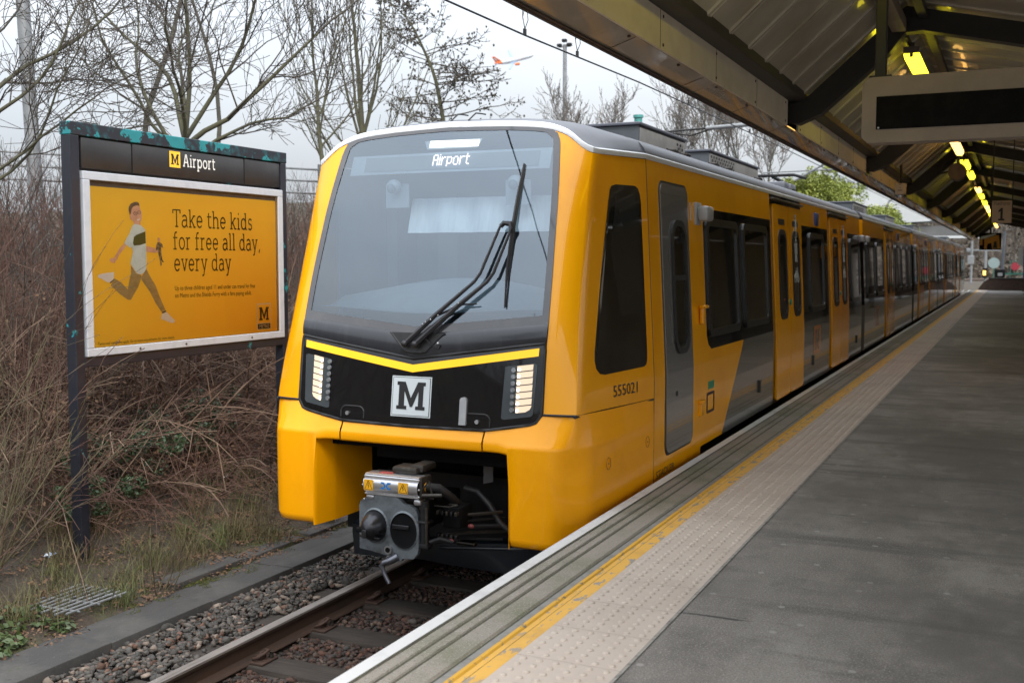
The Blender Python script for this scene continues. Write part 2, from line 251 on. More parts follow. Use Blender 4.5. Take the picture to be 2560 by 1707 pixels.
class MB:
    def __init__(s): s.v = []; s.f = []; s.m = []
    def add(s, vs, fs, mi=0):
        b = len(s.v); s.v += [tuple(v) for v in vs]
        for f in fs: s.f.append([b + i for i in f]); s.m.append(mi)
    def box(s, x0, x1, y0, y1, z0, z1, mi=0, b=0.0):
        if b <= 0:
            s.add([(x0,y0,z0),(x1,y0,z0),(x1,y1,z0),(x0,y1,z0),(x0,y0,z1),(x1,y0,z1),(x1,y1,z1),(x0,y1,z1)],
                  [(0,3,2,1),(4,5,6,7),(0,1,5,4),(1,2,6,5),(2,3,7,6),(3,0,4,7)], mi); return
        bm = bmesh.new(); bmesh.ops.create_cube(bm, size=1)
        for v in bm.verts: v.co = Vector(((x0+x1)/2 + v.co.x*(x1-x0), (y0+y1)/2 + v.co.y*(y1-y0), (z0+z1)/2 + v.co.z*(z1-z0)))
        bmesh.ops.bevel(bm, geom=bm.edges[:], offset=b, segments=2, affect='EDGES', profile=0.5)
        s.bm(bm, mi)
    def bm(s, bm, mi=0):
        bm.verts.index_update(); s.add([v.co for v in bm.verts], [[v.index for v in f.verts] for f in bm.faces], mi); bm.free()
    def tube(s, pts, r, n=8, mi=0, cap=True):
        pts = [Vector(p) for p in pts]; k = len(pts); rs = r if isinstance(r, (list, tuple)) else [r] * k
        vs = []; prev = None
        for i, p in enumerate(pts):
            d = (pts[min(i+1, k-1)] - pts[max(i-1, 0)]).normalized()
            if prev is None: u = d.orthogonal().normalized()
            else:
                u = prev - d * prev.dot(d); u = u.normalized() if u.length > 1e-6 else d.orthogonal().normalized()
            prev = u; q = d.cross(u)
            for j in range(n):
                a = 2 * math.pi * j / n; vs.append(p + (u * math.cos(a) + q * math.sin(a)) * rs[i])
        fs = [(i*n+j, i*n+(j+1) % n, (i+1)*n+(j+1) % n, (i+1)*n+j) for i in range(k-1) for j in range(n)]
        if cap: fs += [tuple(range(n-1, -1, -1)), tuple(range((k-1)*n, k*n))]
        s.add(vs, fs, mi)
    def cyl(s, p0, p1, r, n=16, mi=0, r1=None): s.tube([p0, p1], [r, r if r1 is None else r1], n, mi)
    def sphere(s, c, r, mi=0, n=12, sc=(1, 1, 1)):
        bm = bmesh.new(); bmesh.ops.create_uvsphere(bm, u_segments=n, v_segments=max(4, n*2//3), radius=1)
        for v in bm.verts: v.co = Vector((c[0]+v.co.x*r*sc[0], c[1]+v.co.y*r*sc[1], c[2]+v.co.z*r*sc[2]))
        s.bm(bm, mi)
    def poly(s, pts3, mi=0): s.add(pts3, [tuple(range(len(pts3)))], mi)
    def grid(s, rows, mi=0, close=False):
        n = len(rows[0]); vs = [p for r_ in rows for p in r_]
        fs = [(i*n+j, i*n+(j+1), (i+1)*n+(j+1), (i+1)*n+j) for i in range(len(rows)-1) for j in range(n-1)]
        s.add(vs, fs, mi)
    def prism(s, pts, vec, mi=0):
        n = len(pts); v = Vector(vec); a = [Vector(p) for p in pts]; b = [p + v for p in a]
        s.add(a + b, [tuple(range(n-1, -1, -1)), tuple(range(n, 2*n))] + [(i, (i+1) % n, n+(i+1) % n, n+i) for i in range(n)], mi)
    def build(s, name, mats, parent=None, smooth=None, loc=None, fix=True):
        me = bpy.data.meshes.new(name); me.from_pydata(s.v, [], s.f)
        me.polygons.foreach_set('material_index', s.m)
        if fix:
            bm = bmesh.new(); bm.from_mesh(me); bmesh.ops.recalc_face_normals(bm, faces=bm.faces[:]); bm.to_mesh(me); bm.free()
        return link(name, me, mats, parent, smooth, loc)
def mesh_np(name, V, F, mats, parent=None, smooth=None, loc=None, tint=None, midx=None):
    me = bpy.data.meshes.new(name); V = np.asarray(V, dtype=np.float32); F = np.asarray(F, dtype=np.int32); k = F.shape[1]
    me.vertices.add(len(V)); me.vertices.foreach_set('co', V.ravel())
    me.loops.add(F.size); me.loops.foreach_set('vertex_index', F.ravel())
    me.polygons.add(len(F)); me.polygons.foreach_set('loop_start', np.arange(0, F.size, k, dtype=np.int32))
    me.polygons.foreach_set('loop_total', np.full(len(F), k, dtype=np.int32))
    if midx is not None: me.polygons.foreach_set('material_index', np.asarray(midx, dtype=np.int32))
    me.update(calc_edges=True); me.validate()
    if tint is not None:
        a = me.color_attributes.new('tint', 'FLOAT_COLOR', 'POINT'); a.data.foreach_set('color', np.asarray(tint, dtype=np.float32).ravel())
    return link(name, me, mats, parent, smooth, loc)
def tubes_np(branches, n=4):
    """branches: list of (points Nx3, radii N) -> V, F of open tubes"""
    Vs, Fs, b = [], [], 0
    ang = np.arange(n) * 2 * math.pi / n; ca, sa = np.cos(ang), np.sin(ang)
    jj = np.arange(n); j2 = (jj + 1) % n
    for P, r in branches:
        P = np.asarray(P, float); k = len(P); d = P[-1] - P[0]; L = np.linalg.norm(d)
        if L < 1e-6: continue
        d = d / L; h = np.array([0, 0, 1.0]) if abs(d[2]) < 0.9 else np.array([1.0, 0, 0])
        u = np.cross(d, h); u /= np.linalg.norm(u); q = np.cross(d, u)
        r = np.asarray(r, float)
        ring = P[:, None, :] + r[:, None, None] * (u[None, None, :] * ca[None, :, None] + q[None, None, :] * sa[None, :, None])
        Vs.append(ring.reshape(-1, 3))
        i = np.arange(k - 1)[:, None] * n + b
        Fs.append(np.stack([i + jj, i + j2, i + n + j2, i + n + jj], axis=-1).reshape(-1, 4)); b += k * n
    return np.concatenate(Vs), np.concatenate(Fs)
def text_obj(name, s, size, fn, m, parent, width=None, align='LEFT', thick=0.0):
    """built-in font text; fn maps flat (u, v) to a world point"""
    c = bpy.data.curves.new(name, 'FONT'); c.body = s; c.size = size; c.align_x = align; c.resolution_u = 2
    o = bpy.data.objects.new(name, c); col.objects.link(o)
    dg = bpy.context.evaluated_depsgraph_get(); me = bpy.data.meshes.new_from_object(o.evaluated_get(dg))
    bpy.data.objects.remove(o); bpy.data.curves.remove(c)
    xs = [v.co.x for v in me.vertices]; sc = 1.0
    if width and xs: sc = width / (max(xs) - min(xs))
    for v in me.vertices: v.co = Vector(fn(v.co.x * sc, v.co.y))
    me.materials.clear()
    return link(name, me, m, parent)
# slab-serif stroke letters (x-height 0.5, cap 0.7)
def arc(cx, cy, rx, ry, a0, a1, n=10):
    return [(cx + rx*math.cos(R(a0 + (a1-a0)*i/n)), cy + ry*math.sin(R(a0 + (a1-a0)*i/n))) for i in range(n+1)]
G = {
 'T': (0.56, [[(0.28,0),(0.28,0.7)], [(0.02,0.69),(0.54,0.69)], [(0.03,0.55),(0.03,0.7)], [(0.53,0.55),(0.53,0.7)], [(0.17,0.02),(0.39,0.02)]]),
 'A': (0.60, [[(0.08,0),(0.27,0.7)], [(0.27,0.7),(0.33,0.7)], [(0.33,0.7),(0.52,0.0)], [(0.15,0.24),(0.45,0.24)], [(0,0.02),(0.18,0.02)], [(0.42,0.02),(0.6,0.02)]]),
 'a': (0.47, [[(0.08,0.42)] + arc(0.22,0.33,0.15,0.16,120,0,8) + [(0.37,0.05),(0.45,0.02)], [(0.37,0.29)] + arc(0.2,0.15,0.15,0.14,80,290,10) + [(0.37,0.12)]]),
 'k': (0.50, [[(0.1,0),(0.1,0.72)], [(0.0,0.71),(0.1,0.71)], [(0.1,0.2),(0.38,0.49)], [(0.2,0.3),(0.41,0.0)], [(0.0,0.02),(0.2,0.02)], [(0.3,0.48),(0.47,0.48)], [(0.33,0.02),(0.5,0.02)]]),
 'e': (0.47, [[(0.06,0.26),(0.40,0.26)] + arc(0.23,0.25,0.18,0.23,3,320,16)]),
 't': (0.34, [[(0.12,0.64),(0.12,0.12)] + arc(0.22,0.12,0.1,0.1,180,320,6), [(0.0,0.48),(0.31,0.48)]]),
 'h': (0.53, [[(0.1,0),(0.1,0.72)], [(0.0,0.71),(0.1,0.71)], [(0.1,0.34)] + arc(0.26,0.32,0.16,0.15,150,0,8) + [(0.42,0)], [(0.0,0.02),(0.2,0.02)], [(0.33,0.02),(0.52,0.02)]]),
 'i': (0.25, [[(0.12,0),(0.12,0.5)], [(0.02,0.48),(0.12,0.48)], [(0.02,0.02),(0.23,0.02)], [(0.12,0.64),(0.12,0.72)]]),
 'd': (0.52, [[(0.4,0),(0.4,0.72)], [(0.3,0.71),(0.4,0.71)], arc(0.23,0.25,0.18,0.23,30,330,14), [(0.4,0.02),(0.5,0.02)]]),
 's': (0.40, [arc(0.2,0.365,0.13,0.115,30,270,9) + arc(0.19,0.135,0.14,0.115,90,-150,9)[1:]]),
 'f': (0.34, [[(0.12,0)] + [(0.12,0.55)] + arc(0.22,0.58,0.1,0.12,180,60,6), [(0.0,0.48),(0.3,0.48)], [(0.0,0.02),(0.24,0.02)]]),
 'o': (0.48, [arc(0.24,0.25,0.19,0.23,0,360,18)]),
 'r': (0.38, [[(0.11,0),(0.11,0.5)], [(0.0,0.48),(0.11,0.48)], [(0.11,0.3)] + arc(0.25,0.34,0.14,0.14,160,60,6), [(0.0,0.02),(0.23,0.02)]]),
 'l': (0.25, [[(0.12,0),(0.12,0.72)], [(0.02,0.71),(0.12,0.71)], [(0.02,0.02),(0.23,0.02)]]),
 'y': (0.50, [[(0.08,0.49),(0.26,0.02)], [(0.42,0.49),(0.24,-0.05)] + arc(0.14,-0.1,0.09,0.09,20,-120,6), [(0.0,0.48),(0.17,0.48)], [(0.33,0.48),(0.5,0.48)]]),
 'v': (0.48, [[(0.08,0.49),(0.24,0.0)], [(0.40,0.49),(0.24,0.0)], [(0.0,0.48),(0.17,0.48)], [(0.31,0.48),(0.48,0.48)]]),
 'p': (0.52, [[(0.1,-0.2),(0.1,0.5)], [(0.0,0.48),(0.1,0.48)], arc(0.28,0.25,0.18,0.23,150,-150,14), [(0.0,-0.18),(0.2,-0.18)]]),
 ',': (0.22, [[(0.12,0.06),(0.06,-0.1)]]), ' ': (0.22, []),
 'P': (0.55, [[(0.12,0),(0.12,0.7)], [(0.0,0.02),(0.25,0.02)], [(0.0,0.68),(0.12,0.68)], [(0.12,0.68),(0.3,0.68)] + arc(0.32,0.5,0.17,0.18,90,-90,8) + [(0.12,0.32)]]),
 'm': (0.80, [[(0.1,0),(0.1,0.5)], [(0.0,0.48),(0.1,0.48)], [(0.1,0.34)] + arc(0.25,0.33,0.14,0.14,150,0,8) + [(0.39,0)], [(0.39,0.34)] + arc(0.54,0.33,0.14,0.14,150,0,8) + [(0.68,0)], [(0.0,0.02),(0.2,0.02)], [(0.6,0.02),(0.78,0.02)], [(0.31,0.02),(0.48,0.02)]]),
 '1': (0.42, [[(0.22,0),(0.22,0.7)], [(0.04,0.58),(0.22,0.69)], [(0.05,0.02),(0.39,0.02)]]),
}
def slab(mb, s, h, width, fn, sw=0.075, mi=0):
    """text of cap height h squeezed to the given width, fn(u, v, lift) -> point"""
    adv = sum(G[c][0] + 0.05 for c in s); k = h / 0.7; kx = width / adv if width else k
    x = 0.0; lift = 0.0
    for c in s:
        for st in G[c][1]:
            lift += 0.00004
            P = [(x + px, py) for px, py in st]
            L, Rr = [], []
            for i in range(len(P)):
                a = P[max(i-1, 0)]; b = P[min(i+1, len(P)-1)]; dx, dy = b[0]-a[0], b[1]-a[1]; l = math.hypot(dx, dy) or 1
                nx_, ny_ = -dy/l*sw/2, dx/l*sw/2
                if abs(dx) > 3*abs(dy) and len(P) == 2: nx_, ny_ = nx_*0.75, ny_*0.75
                L.append((P[i][0]+nx_, P[i][1]+ny_)); Rr.append((P[i][0]-nx_, P[i][1]-ny_))
            for i in range(len(P)-1):
                mb.poly([fn(q[0]*kx, q[1]*k, lift) for q in (L[i], Rr[i], Rr[i+1], L[i+1])], mi)
        x += G[c][0] + 0.05
M_SLAB = [(0,0),(0.36,0),(0.36,0.13),(0.27,0.13),(0.27,0.66),(0.48,0.1),(0.56,0.1),(0.76,0.66),(0.76,0.13),(0.67,0.13),(0.67,0),(1,0),(1,0.13),(0.93,0.13),(0.93,0.87),(1,0.87),(1,1),(0.73,1),(0.5,0.42),(0.29,1),(0,1),(0,0.87),(0.07,0.87),(0.07,0.13),(0,0.13)]
def m_letter(mb, fn, u0, v0, wdt, hgt, mi=0): mb.poly([fn(u0 + a*wdt, v0 + b*hgt) for a, b in M_SLAB], mi)

# ================================================================== THE TRAIN
XC = -3.832
ZK = [-.3, .3, .5, .85, 1.07, 1.234, 1.5, 1.8, 2.1, 2.4, 2.6, 2.75]
YK = [6.43, 6.468, 6.49, 6.534, 6.563, 6.597, 6.672, 6.765, 6.865, 6.975, 7.055, 7.12]
AR_Z = [.60, .73, .91, 1.21, 1.51, 1.82, 2.14, 2.435]
AR_A = [1.226, 1.22, 1.207, 1.186, 1.169, 1.157, 1.148, 1.145]
AR_Y = [6.585, 6.61, 6.65, 6.73, 6.81, 6.90, 6.99, 7.089]
AB_Z = [.60, .635, .71, 1.1, 1.23, 1.57, 2.025, 2.22, 2.477, 2.541, 2.563, 2.583, 2.66]
AB_A = [.970, .982, .988, .998, .998, .986, .960, .943, .913, .897, .880, .853, .845]
ZS_A = [0, .26, .48, .694, .80, .853, .907, .961, 1.03, 1.10, 1.145, 1.2]
ZS_Z = [2.645, 2.637, 2.629, 2.613, 2.598, 2.583, 2.563, 2.541, 2.486, 2.428, 2.410, 2.400]
ip = lambda x, X, Y: float(np.interp(x, X, Y))
def smooth_tab(X, Y):
    """monotone table -> gently rounded table"""
    xs = np.linspace(X[0], X[-1], 140); ys = np.interp(xs, X, Y); k = np.ones(9) / 9
    ysp = np.concatenate([np.full(4, ys[0]) + (ys[0]-ys[1])*np.arange(4, 0, -1), ys, np.full(4, ys[-1]) + (ys[-1]-ys[-2])*np.arange(1, 5)])
    return xs, np.convolve(ysp, k, 'valid')
YZs, YYs = smooth_tab(ZK, YK)
ZSa, ZSz = smooth_tab(ZS_A, ZS_Z)
Yc = lambda z: float(np.interp(z, YZs, YYs))
ar = lambda z: ip(z, AR_Z, AR_A); yr = lambda z: ip(z, AR_Z, AR_Y); ab = lambda z: ip(z, AB_Z, AB_A)
zs = lambda a: float(np.interp(abs(a), ZSa, ZSz))
wz = lambda z: 1.324 if z < .75 else 1.324 - (z - .75) * .051
def Yf(a, z):
    a = abs(a); y = Yc(z) + .04 * a * a; b, r_ = ab(z), ar(z)
    if a > b:
        s = min(1, (a - b) / max(r_ - b, 1e-4)); y += (yr(z) - (Yc(z) + .04 * r_ * r_)) * s ** 2.6
    return y
def FP(a, z, off=0.0):
    sl = (Yc(z + .02) - Yc(z - .02)) / .04; n = Vector((.08 * a, -1, sl)).normalized()
    return Vector((XC + a, Yf(a, z), z)) + n * off
def CS(t, z, off=0.0, sg=1):
    """cab side: t = 0 at the front corner, 1 at the joint y = 7.97"""
    a0, y0 = ar(z), yr(z); a1, y1 = wz(z), 7.97
    return Vector((XC + sg * (a0 + (a1 - a0) * t + off), y0 + (y1 - y0) * t, z))
def CSY(y, z, off=0.0): return CS((y - yr(z)) / (7.97 - yr(z)), z, off)
def S(y, z, off=0.0, sg=1): return Vector((XC + sg * (wz(z) + off), y, z))
def rr(y0, y1, z0, z1, r, n=5):
    pts = []
    for cx, cy, a0 in ((y1-r, z1-r, 0), (y0+r, z1-r, 90), (y0+r, z0+r, 180), (y1-r, z0+r, 270)):
        for i in range(n+1): a = R(a0 + 90*i/n); pts.append((cx + r*math.cos(a), cy + r*math.sin(a)))
    return pts
def clipz(pts, zc, above):
    o = []
    for i in range(len(pts)):
        p, q = pts[i], pts[(i+1) % len(pts)]; ip_ = (p[1] >= zc) == above or p[1] == zc; iq = (q[1] >= zc) == above or q[1] == zc
        if ip_: o.append(p)
        if ip_ != iq: t = (zc - p[1]) / (q[1] - p[1]); o.append((p[0] + t*(q[0]-p[0]), zc))
    return o
def plate(mb, pts, off0, off1, mi=0, fn=S, sg=1, rim=True):
    zz = [p[1] for p in pts]; pieces = [pts]
    if min(zz) < .749 < .751 < max(zz): pieces = [clipz(pts, .75, True), clipz(pts, .75, False)]
    f = (lambda y, z, o: fn(y, z, o, sg)) if fn is S else (lambda y, z, o: fn(y, z, o))
    for pc in pieces:
        if len(pc) > 2: mb.poly([f(y, z, off1) for y, z in pc], mi)
    if rim:
        n = len(pts)
        for i in range(n):
            (y0, z0), (y1, z1) = pts[i], pts[(i+1) % n]; cut = [(y0, z0), (y1, z1)]
            if (z0 - .75) * (z1 - .75) < 0: t = (.75 - z0) / (z1 - z0); cut.insert(1, (y0 + t*(y1-y0), .75))
            for (ya, za), (yb, zb) in zip(cut, cut[1:]): mb.poly([f(ya, za, off0), f(yb, zb, off0), f(yb, zb, off1), f(ya, za, off1)], mi)
def ring(mb, outer, inner, off0, off1, mi=0, fn=S, off_in=None):
    n = len(outer); f = (lambda y, z, o: fn(y, z, o))
    oi = off_in if off_in is not None else off0
    for i in range(n):
        j = (i+1) % n
        mb.poly([f(*outer[i], off1), f(*outer[j], off1), f(*inner[j], off1), f(*inner[i], off1)], mi)
        mb.poly([f(*outer[i], off0), f(*outer[j], off0), f(*outer[j], off1), f(*outer[i], off1)], mi)
        mb.poly([f(*inner[i], off1), f(*inner[j], off1), f(*inner[j], oi), f(*inner[i], oi)], mi)

train = thing('metro_train', 'long yellow and grey metro train with black windscreen surround standing at the platform', 'train', (XC, 35, -.82))
# ---- cab shell: yellow pillars and sides
for sg in (1, -1):
    cab = MB()
    colsF = [0, .25, .5, .7, .85, .95]; colsS = [0.0, .035, .1, .3, .65, 1.0]
    NZ = 26; grid_rows = []
    def colpt(kind, s, t):
        if kind == 'f':
            z = 2.4
            for _ in range(30): a = ab(z) + (ar(z) - ab(z)) * s; z = .5*z + .5*min(zs(a), 2.66)
            ztop = z; z = .635 + (ztop - .635) * t; a = ab(z) + (ar(z) - ab(z)) * s
            return Vector((XC + sg*a, Yf(a, z), z))
        zt = 2.410 + .03 * s; z = .635 - .04 * s + (zt - .635 + .04 * s) * t
        p = CS(s, z, 0, sg)
        if 0 < s < .2: p.x += sg * .012 * (1 - s/.2)
        return p
    for kind, cs_ in (('f', colsF), ('s', colsS)):
        for s_ in cs_: grid_rows.append([colpt(kind, s_, i / NZ) for i in range(NZ + 1)])
    cab.grid(grid_rows, 0)
    cab_shell = wn(cab.build('cab_shell', [yellow], train, smooth=60))
# ---- white strip over the windscreen and along the cab side
sp = MB(); A = np.linspace(-1.145, 1.145, 61)
def arch(a, dz, off=0.0):
    z = zs(a) + dz; p = FP(a, min(z, 2.74), off); return Vector((p.x, p.y, z + (p.z - min(z, 2.74))))
sp.grid([[arch(a, 0, .004) for a in A], [arch(a, .012, .012) for a in A], [arch(a, .034, .012) for a in A], [arch(a, .044, .0) for a in A]])
for sg in (1, -1):
    T = np.linspace(0, 1, 14)
    def side_pt(t, dz, off): return CS(t, 2.410 + .034 * t + dz, off, sg) if t > 0 else arch(sg*1.145, dz, off)
    sp.grid([[side_pt(t, 0, .004) for t in T], [side_pt(t, .012, .012) for t in T], [side_pt(t, .034, .012) for t in T], [side_pt(t, .044, -.004) for t in T]])
sp.build('roof_stripe', [white_s], train, smooth=40)
# ---- roofs
RA = [-1.238, -1.225, -1.18, -1.08, -.9, -.6, -.3, 0, .3, .6, .9, 1.08, 1.18, 1.225, 1.238]
RZ = [2.488, 2.525, 2.575, 2.62, 2.665, 2.70, 2.715, 2.72, 2.715, 2.70, 2.665, 2.62, 2.575, 2.525, 2.488]
rf = MB(); NS, NT = 41, 16; rows = []
for i in range(NT + 1):
    t = i / NT; row = []
    for k in range(NS):
        s = -1 + 2*k/(NS-1); a0 = s*1.145; f0 = arch(a0, .044, 0.0)
        a1 = s*1.238; z1 = ip(a1, RA, RZ)
        e = t*t*(3-2*t); lift = .022 * min(1, t*7) * (1 - abs(s)**6) + .018*math.sin(math.pi*min(1, t*1.0))*(1-abs(s)**8)
        lift *= (1 - t**3)
        p = Vector((XC + a0 + (a1-a0)*t, f0.y + (7.97 - f0.y)*t, f0.z + (z1 - f0.z)*(e*.6+t*.4) + lift))
        if abs(s) == 1: p = CS(t, 2.454 + .034*t, -.004, 1 if s > 0 else -1)
        row.append(p)
    rows.append(row)
rf.grid(rows); 
rf.build('cab_roof', [roof_g], train, smooth=60)
sm = MB()
for a in (-.02, .13):
    sm.tube([Vector((XC + a + .05*math.sin(t*1.5), 7.145 + .8*t, 2.700 + .055*min(1, t*8) + .03*math.sin(math.pi*t)*(1-t) )) for t in np.linspace(0, .3, 8)], .006, 6)
sm.build('roof_seam', [rub], train)
# ---- windscreen (bottom is a shallow V) and its black surround
def v_bot(a): return 1.235 - .095 * (1 - abs(a) / .998)
def band_pts(lo, hi, aL, nS=33, nT=14, off=0.0):
    rows = []
    for i in range(nT + 1):
        row = []
        for k in range(nS):
            s = -1 + 2*k/(nS-1); z = 1.5
            a = s * aL(1.2); zb = lo(a)
            for _ in range(12): zt_ = hi(s * aL(min(z, 2.66))); z = zb + (zt_ - zb) * i / nT
            a = s * aL(min(z, 2.66)); row.append(FP(a, z, off))
        rows.append(row)
    return rows
ws = MB(); ws.grid(band_pts(v_bot, zs, ab, 41, 26, 0.0))
screen = ws.build('windscreen', [glass_w], train, smooth=180, fix=False)
fr = MB()
inner_a = lambda z: ab(z) - .048 - .012*max(0, (z-2.2))
def zin_top(a): return zs(a) - .028 - .05 * max(0, (abs(a) - .78) / .1) ** 2 * (abs(a) > .78)
def zin_bot(a): return 1.290 - .095 * (1 - abs(a) / .95)
def loop(aL, lo, hi, off, n=30):
    zt = np.linspace(0, 1, n); L = []
    zr0, zr1 = lo(aL(1.25)), hi(aL(2.5))
    for t in zt: z = zr0 + (zr1 - zr0)*t; L.append((aL(z), z))
    at = aL(zr1)
    for t in np.linspace(0, 1, n)[1:]: a = at - 2*at*t; L.append((a, hi(a)))
    for t in zt[1:]: z = zr1 + (zr0 - zr1)*t; L.append((-aL(z), z))
    a0 = aL(zr0)
    for t in np.linspace(0, 1, n)[1:-1]: a = -a0 + 2*a0*t; L.append((a, lo(a)))
    return L
Lo = loop(ab, v_bot, lambda a: zs(a) - .001, 0); Li = loop(inner_a, zin_bot, zin_top, 0)
n = len(Lo)
for i in range(n):
    j = (i+1) % n; fr.poly([FP(*Lo[i], .006), FP(*Lo[j], .006), FP(*Li[j], .004), FP(*Li[i], .004)])
fr.build('windscreen_frame', [mat('screen_frit', (0.05, 0.05, 0.056), 0.12, coat=0.8, noise=((0.075, 0.072, 0.072), 5, 0.5, 0.8))], train, smooth=180)
# ---- cab interior behind the glass
ci = MB()
ci.box(XC-1.08, XC+1.08, 8.25, 8.3, .5, 2.6); ci.box(XC-1.1, XC-1.06, 7.22, 8.25, .5, 2.40); ci.box(XC+1.06, XC+1.1, 7.22, 8.25, .5, 2.40)
ci.box(XC-.8, XC+.8, 7.25, 8.25, 2.60, 2.62); ci.box(XC-1.05, XC+1.05, 6.9, 8.25, .5, .55)
for x0, x1 in ((-.55, -.37), (-1.05, -.95)): ci.box(XC+x0, XC+x1, 7.9, 8.24, .6, 2.2)
ci.build('cab_interior', [cab_in], train)
ds = MB()
ds.grid([[FP(s*.92, 1.315 - .02*math.cos(s*3), -.03) for s in np.linspace(-1, 1, 25)], [FP(s*.93, 1.33, -.10) + Vector((0, .1, 0.02)) for s in np.linspace(-1, 1, 25)],
         [Vector((XC + s*.95, 7.0 + .1*s*s, 1.42 + .07*math.cos(s*2))) for s in np.linspace(-1, 1, 25)], [Vector((XC + s*.95, 7.35, 1.44 + .09*math.cos(s*2))) for s in np.linspace(-1, 1, 25)],
         [Vector((XC + s*.95, 7.4, 1.0)) for s in np.linspace(-1, 1, 25)]])
ds.build('driver_desk', [cab_lt], train, smooth=60)
dp = MB()
dp.grid([[FP(a, z, -.035) for a in np.linspace(-.83, .845, 21)] for z in (2.325, 2.475)])
disp = dp.build('destination_display', [cab_lt], train, smooth=180)
db = MB(); db.grid([[FP(a, z, -.03) for a in np.linspace(-.70, .76, 21)] for z in (2.345, 2.455)])
db.build('display_matrix', [mat('display_face', (0.17, 0.185, 0.19), 0.5, noise=((0.15, 0.165, 0.17), 120, 0.45, 0.55))], disp, smooth=180)
FONT5 = {'A': ['.###.', '#...#', '#...#', '#...#', '#####', '#...#', '#...#', '#...#', '#...#'], 'i': ['#', '.', '#', '#', '#', '#', '#', '#', '#'],
 'r': ['....', '....', '#.##', '##..', '#...', '#...', '#...', '#...', '#...'], 'p': ['.....', '.....', '####.', '#...#', '#...#', '#...#', '#...#', '####.', '#....', '#....'],
 'o': ['.....', '.....', '.###.', '#...#', '#...#', '#...#', '#...#', '#...#', '.###.'], 't': ['.#..', '.#..', '####', '.#..', '.#..', '.#..', '.#..', '.#..', '..##']}
lt = MB(); u = 0
for ch in 'Airport':
    g = FONT5[ch]
    for r_, line in enumerate(g):
        for c_, v in enumerate(line):
            if v == '#':
                a = -.092 + (u + c_) * .00895; z = 2.446 - r_ * .0094
                lt.poly([FP(a, z, -.022), FP(a + .0078, z, -.022), FP(a + .0078, z + .0078, -.022), FP(a, z + .0078, -.022)])
    u += len(g[0]) + 1
lt.build('display_text', [led_txt], disp)
tr = MB(); tr.poly([FP(a, z, -.03) for a, z in ((-.20, 2.565), (.285, 2.565), (.255, 2.500), (-.165, 2.500))])
tray = tr.build('marker_lamp', [cab_lt], train)
tl = MB(); tl.poly([FP(a, z, -.024) for a, z in [(-.148 + .008*0, 2.510), (.265, 2.505), (.268, 2.556), (-.148, 2.562)]]); tl.build('lamp_tube', [lamp_in], tray)
bl = MB(); bl.grid([[Vector((XC + a, 7.18 + .05*math.sin(a*18)*((2.3-z)/.6) + (z-1.9)*.25, z)) for a in np.linspace(-.40, .98, 60)] for z in np.linspace(1.875, 2.14, 8)])
bl.build('window_blind', [blind_m], train, smooth=180)
for a in (-.45, .57):
    cv = MB(); p = FP(a, 2.26, -.10); cv.sphere(p, .06, 0, 16, (1, .8, .85)); cv.sphere(p + Vector((0, -.035, -.02)), .036, 1, 14); cv.box(p.x-.1, p.x+.1, p.y+.05, p.y+.06, p.z-.16, p.z+.02, 0)
    cv.build('cab_camera', [cab_lt, cab_in], train, smooth=40)
# ---- cowl and light panel
def pan_top(a): return 1.108 - .135 * (1 - abs(a) / .985)
def pan_bot(a):
    a = abs(a)
    return ip(a, [0, .56, .6, .75, .90, .94, .962, .978], [.500, .508, .512, .536, .562, .574, .592, .628])
cw = MB(); rowsC = []
for i in range(9):
    t = i / 8; row = []
    for k in range(41):
        s = -1 + 2*k/40; a = s * .996; z = (pan_top(a) + .006) + (v_bot(a) - pan_top(a) - .002) * t
        bulge = .004 + .010 * math.sin(math.pi * t) ** .5
        row.append(FP(a, z, bulge))
    rowsC.append(row)
cw.grid(rowsC); cowl = cw.build('cowl', [cowl_m], train, smooth=60)
nt_ = MB(); NP = [(-.205, 1.150), (-.19, 1.140), (-.072, 1.022), (-.03, 1.012), (.06, 1.012), (.10, 1.022), (.22, 1.140), (.24, 1.150)]
for (a0, z0), (a1, z1) in zip(NP, NP[1:]): nt_.tube([FP(a0, z0, .016), FP(a1, z1, .016)], .006, 6)
nt_.poly([FP(a, z, .0165) for a, z in NP], 0); nt_.build('wiper_recess', [rub], cowl)
lp = MB(); rowsP = []
for i in range(15):
    t = i / 14; row = []
    for k in range(61):
        s = -1 + 2*k/60; a = s * .978
        z = pan_bot(a) + (pan_top(a) - .014 - pan_bot(a)) * t
        a2 = s * (.978 + .012 * min(1, max(0, (z - .6) / .3))); row.append(FP(a2, z, .010 if 0 < i < 14 and 0 < k < 60 else .004))
    rowsP.append(row)
lp.grid(rowsP); lpan = lp.build('light_panel', [blk], train, smooth=60)
ge = MB(); edge = [(s*.984, pan_top(s*.984) - .004) for s in np.linspace(-1, 1, 41)] + [(.988, z) for z in np.linspace(1.06, .64, 8)] + [(s*.984, pan_bot(s*.978) - .006) for s in np.linspace(1, -1, 61)] + [(-.988, z) for z in np.linspace(.64, 1.06, 8)]
ge.tube([FP(a, z, .002) for a, z in edge] + [FP(*edge[0], .002)], .012, 6); ge.build('panel_seal', [rub], lpan, smooth=60)
ch = MB()
for sg in (-1, 1):
    top = lambda s: (sg*.950*s, .927 + (1.071 - .927)*s); bot = lambda s: (sg*.948*s, .874 + (1.018 - .874)*s)
    ch.grid([[FP(*bot(s), .0135) for s in np.linspace(0, 1, 20)], [FP(*top(s), .0135) for s in np.linspace(0, 1, 20)]])
ch.build('light_strip', [chev_m], lpan, smooth=180)
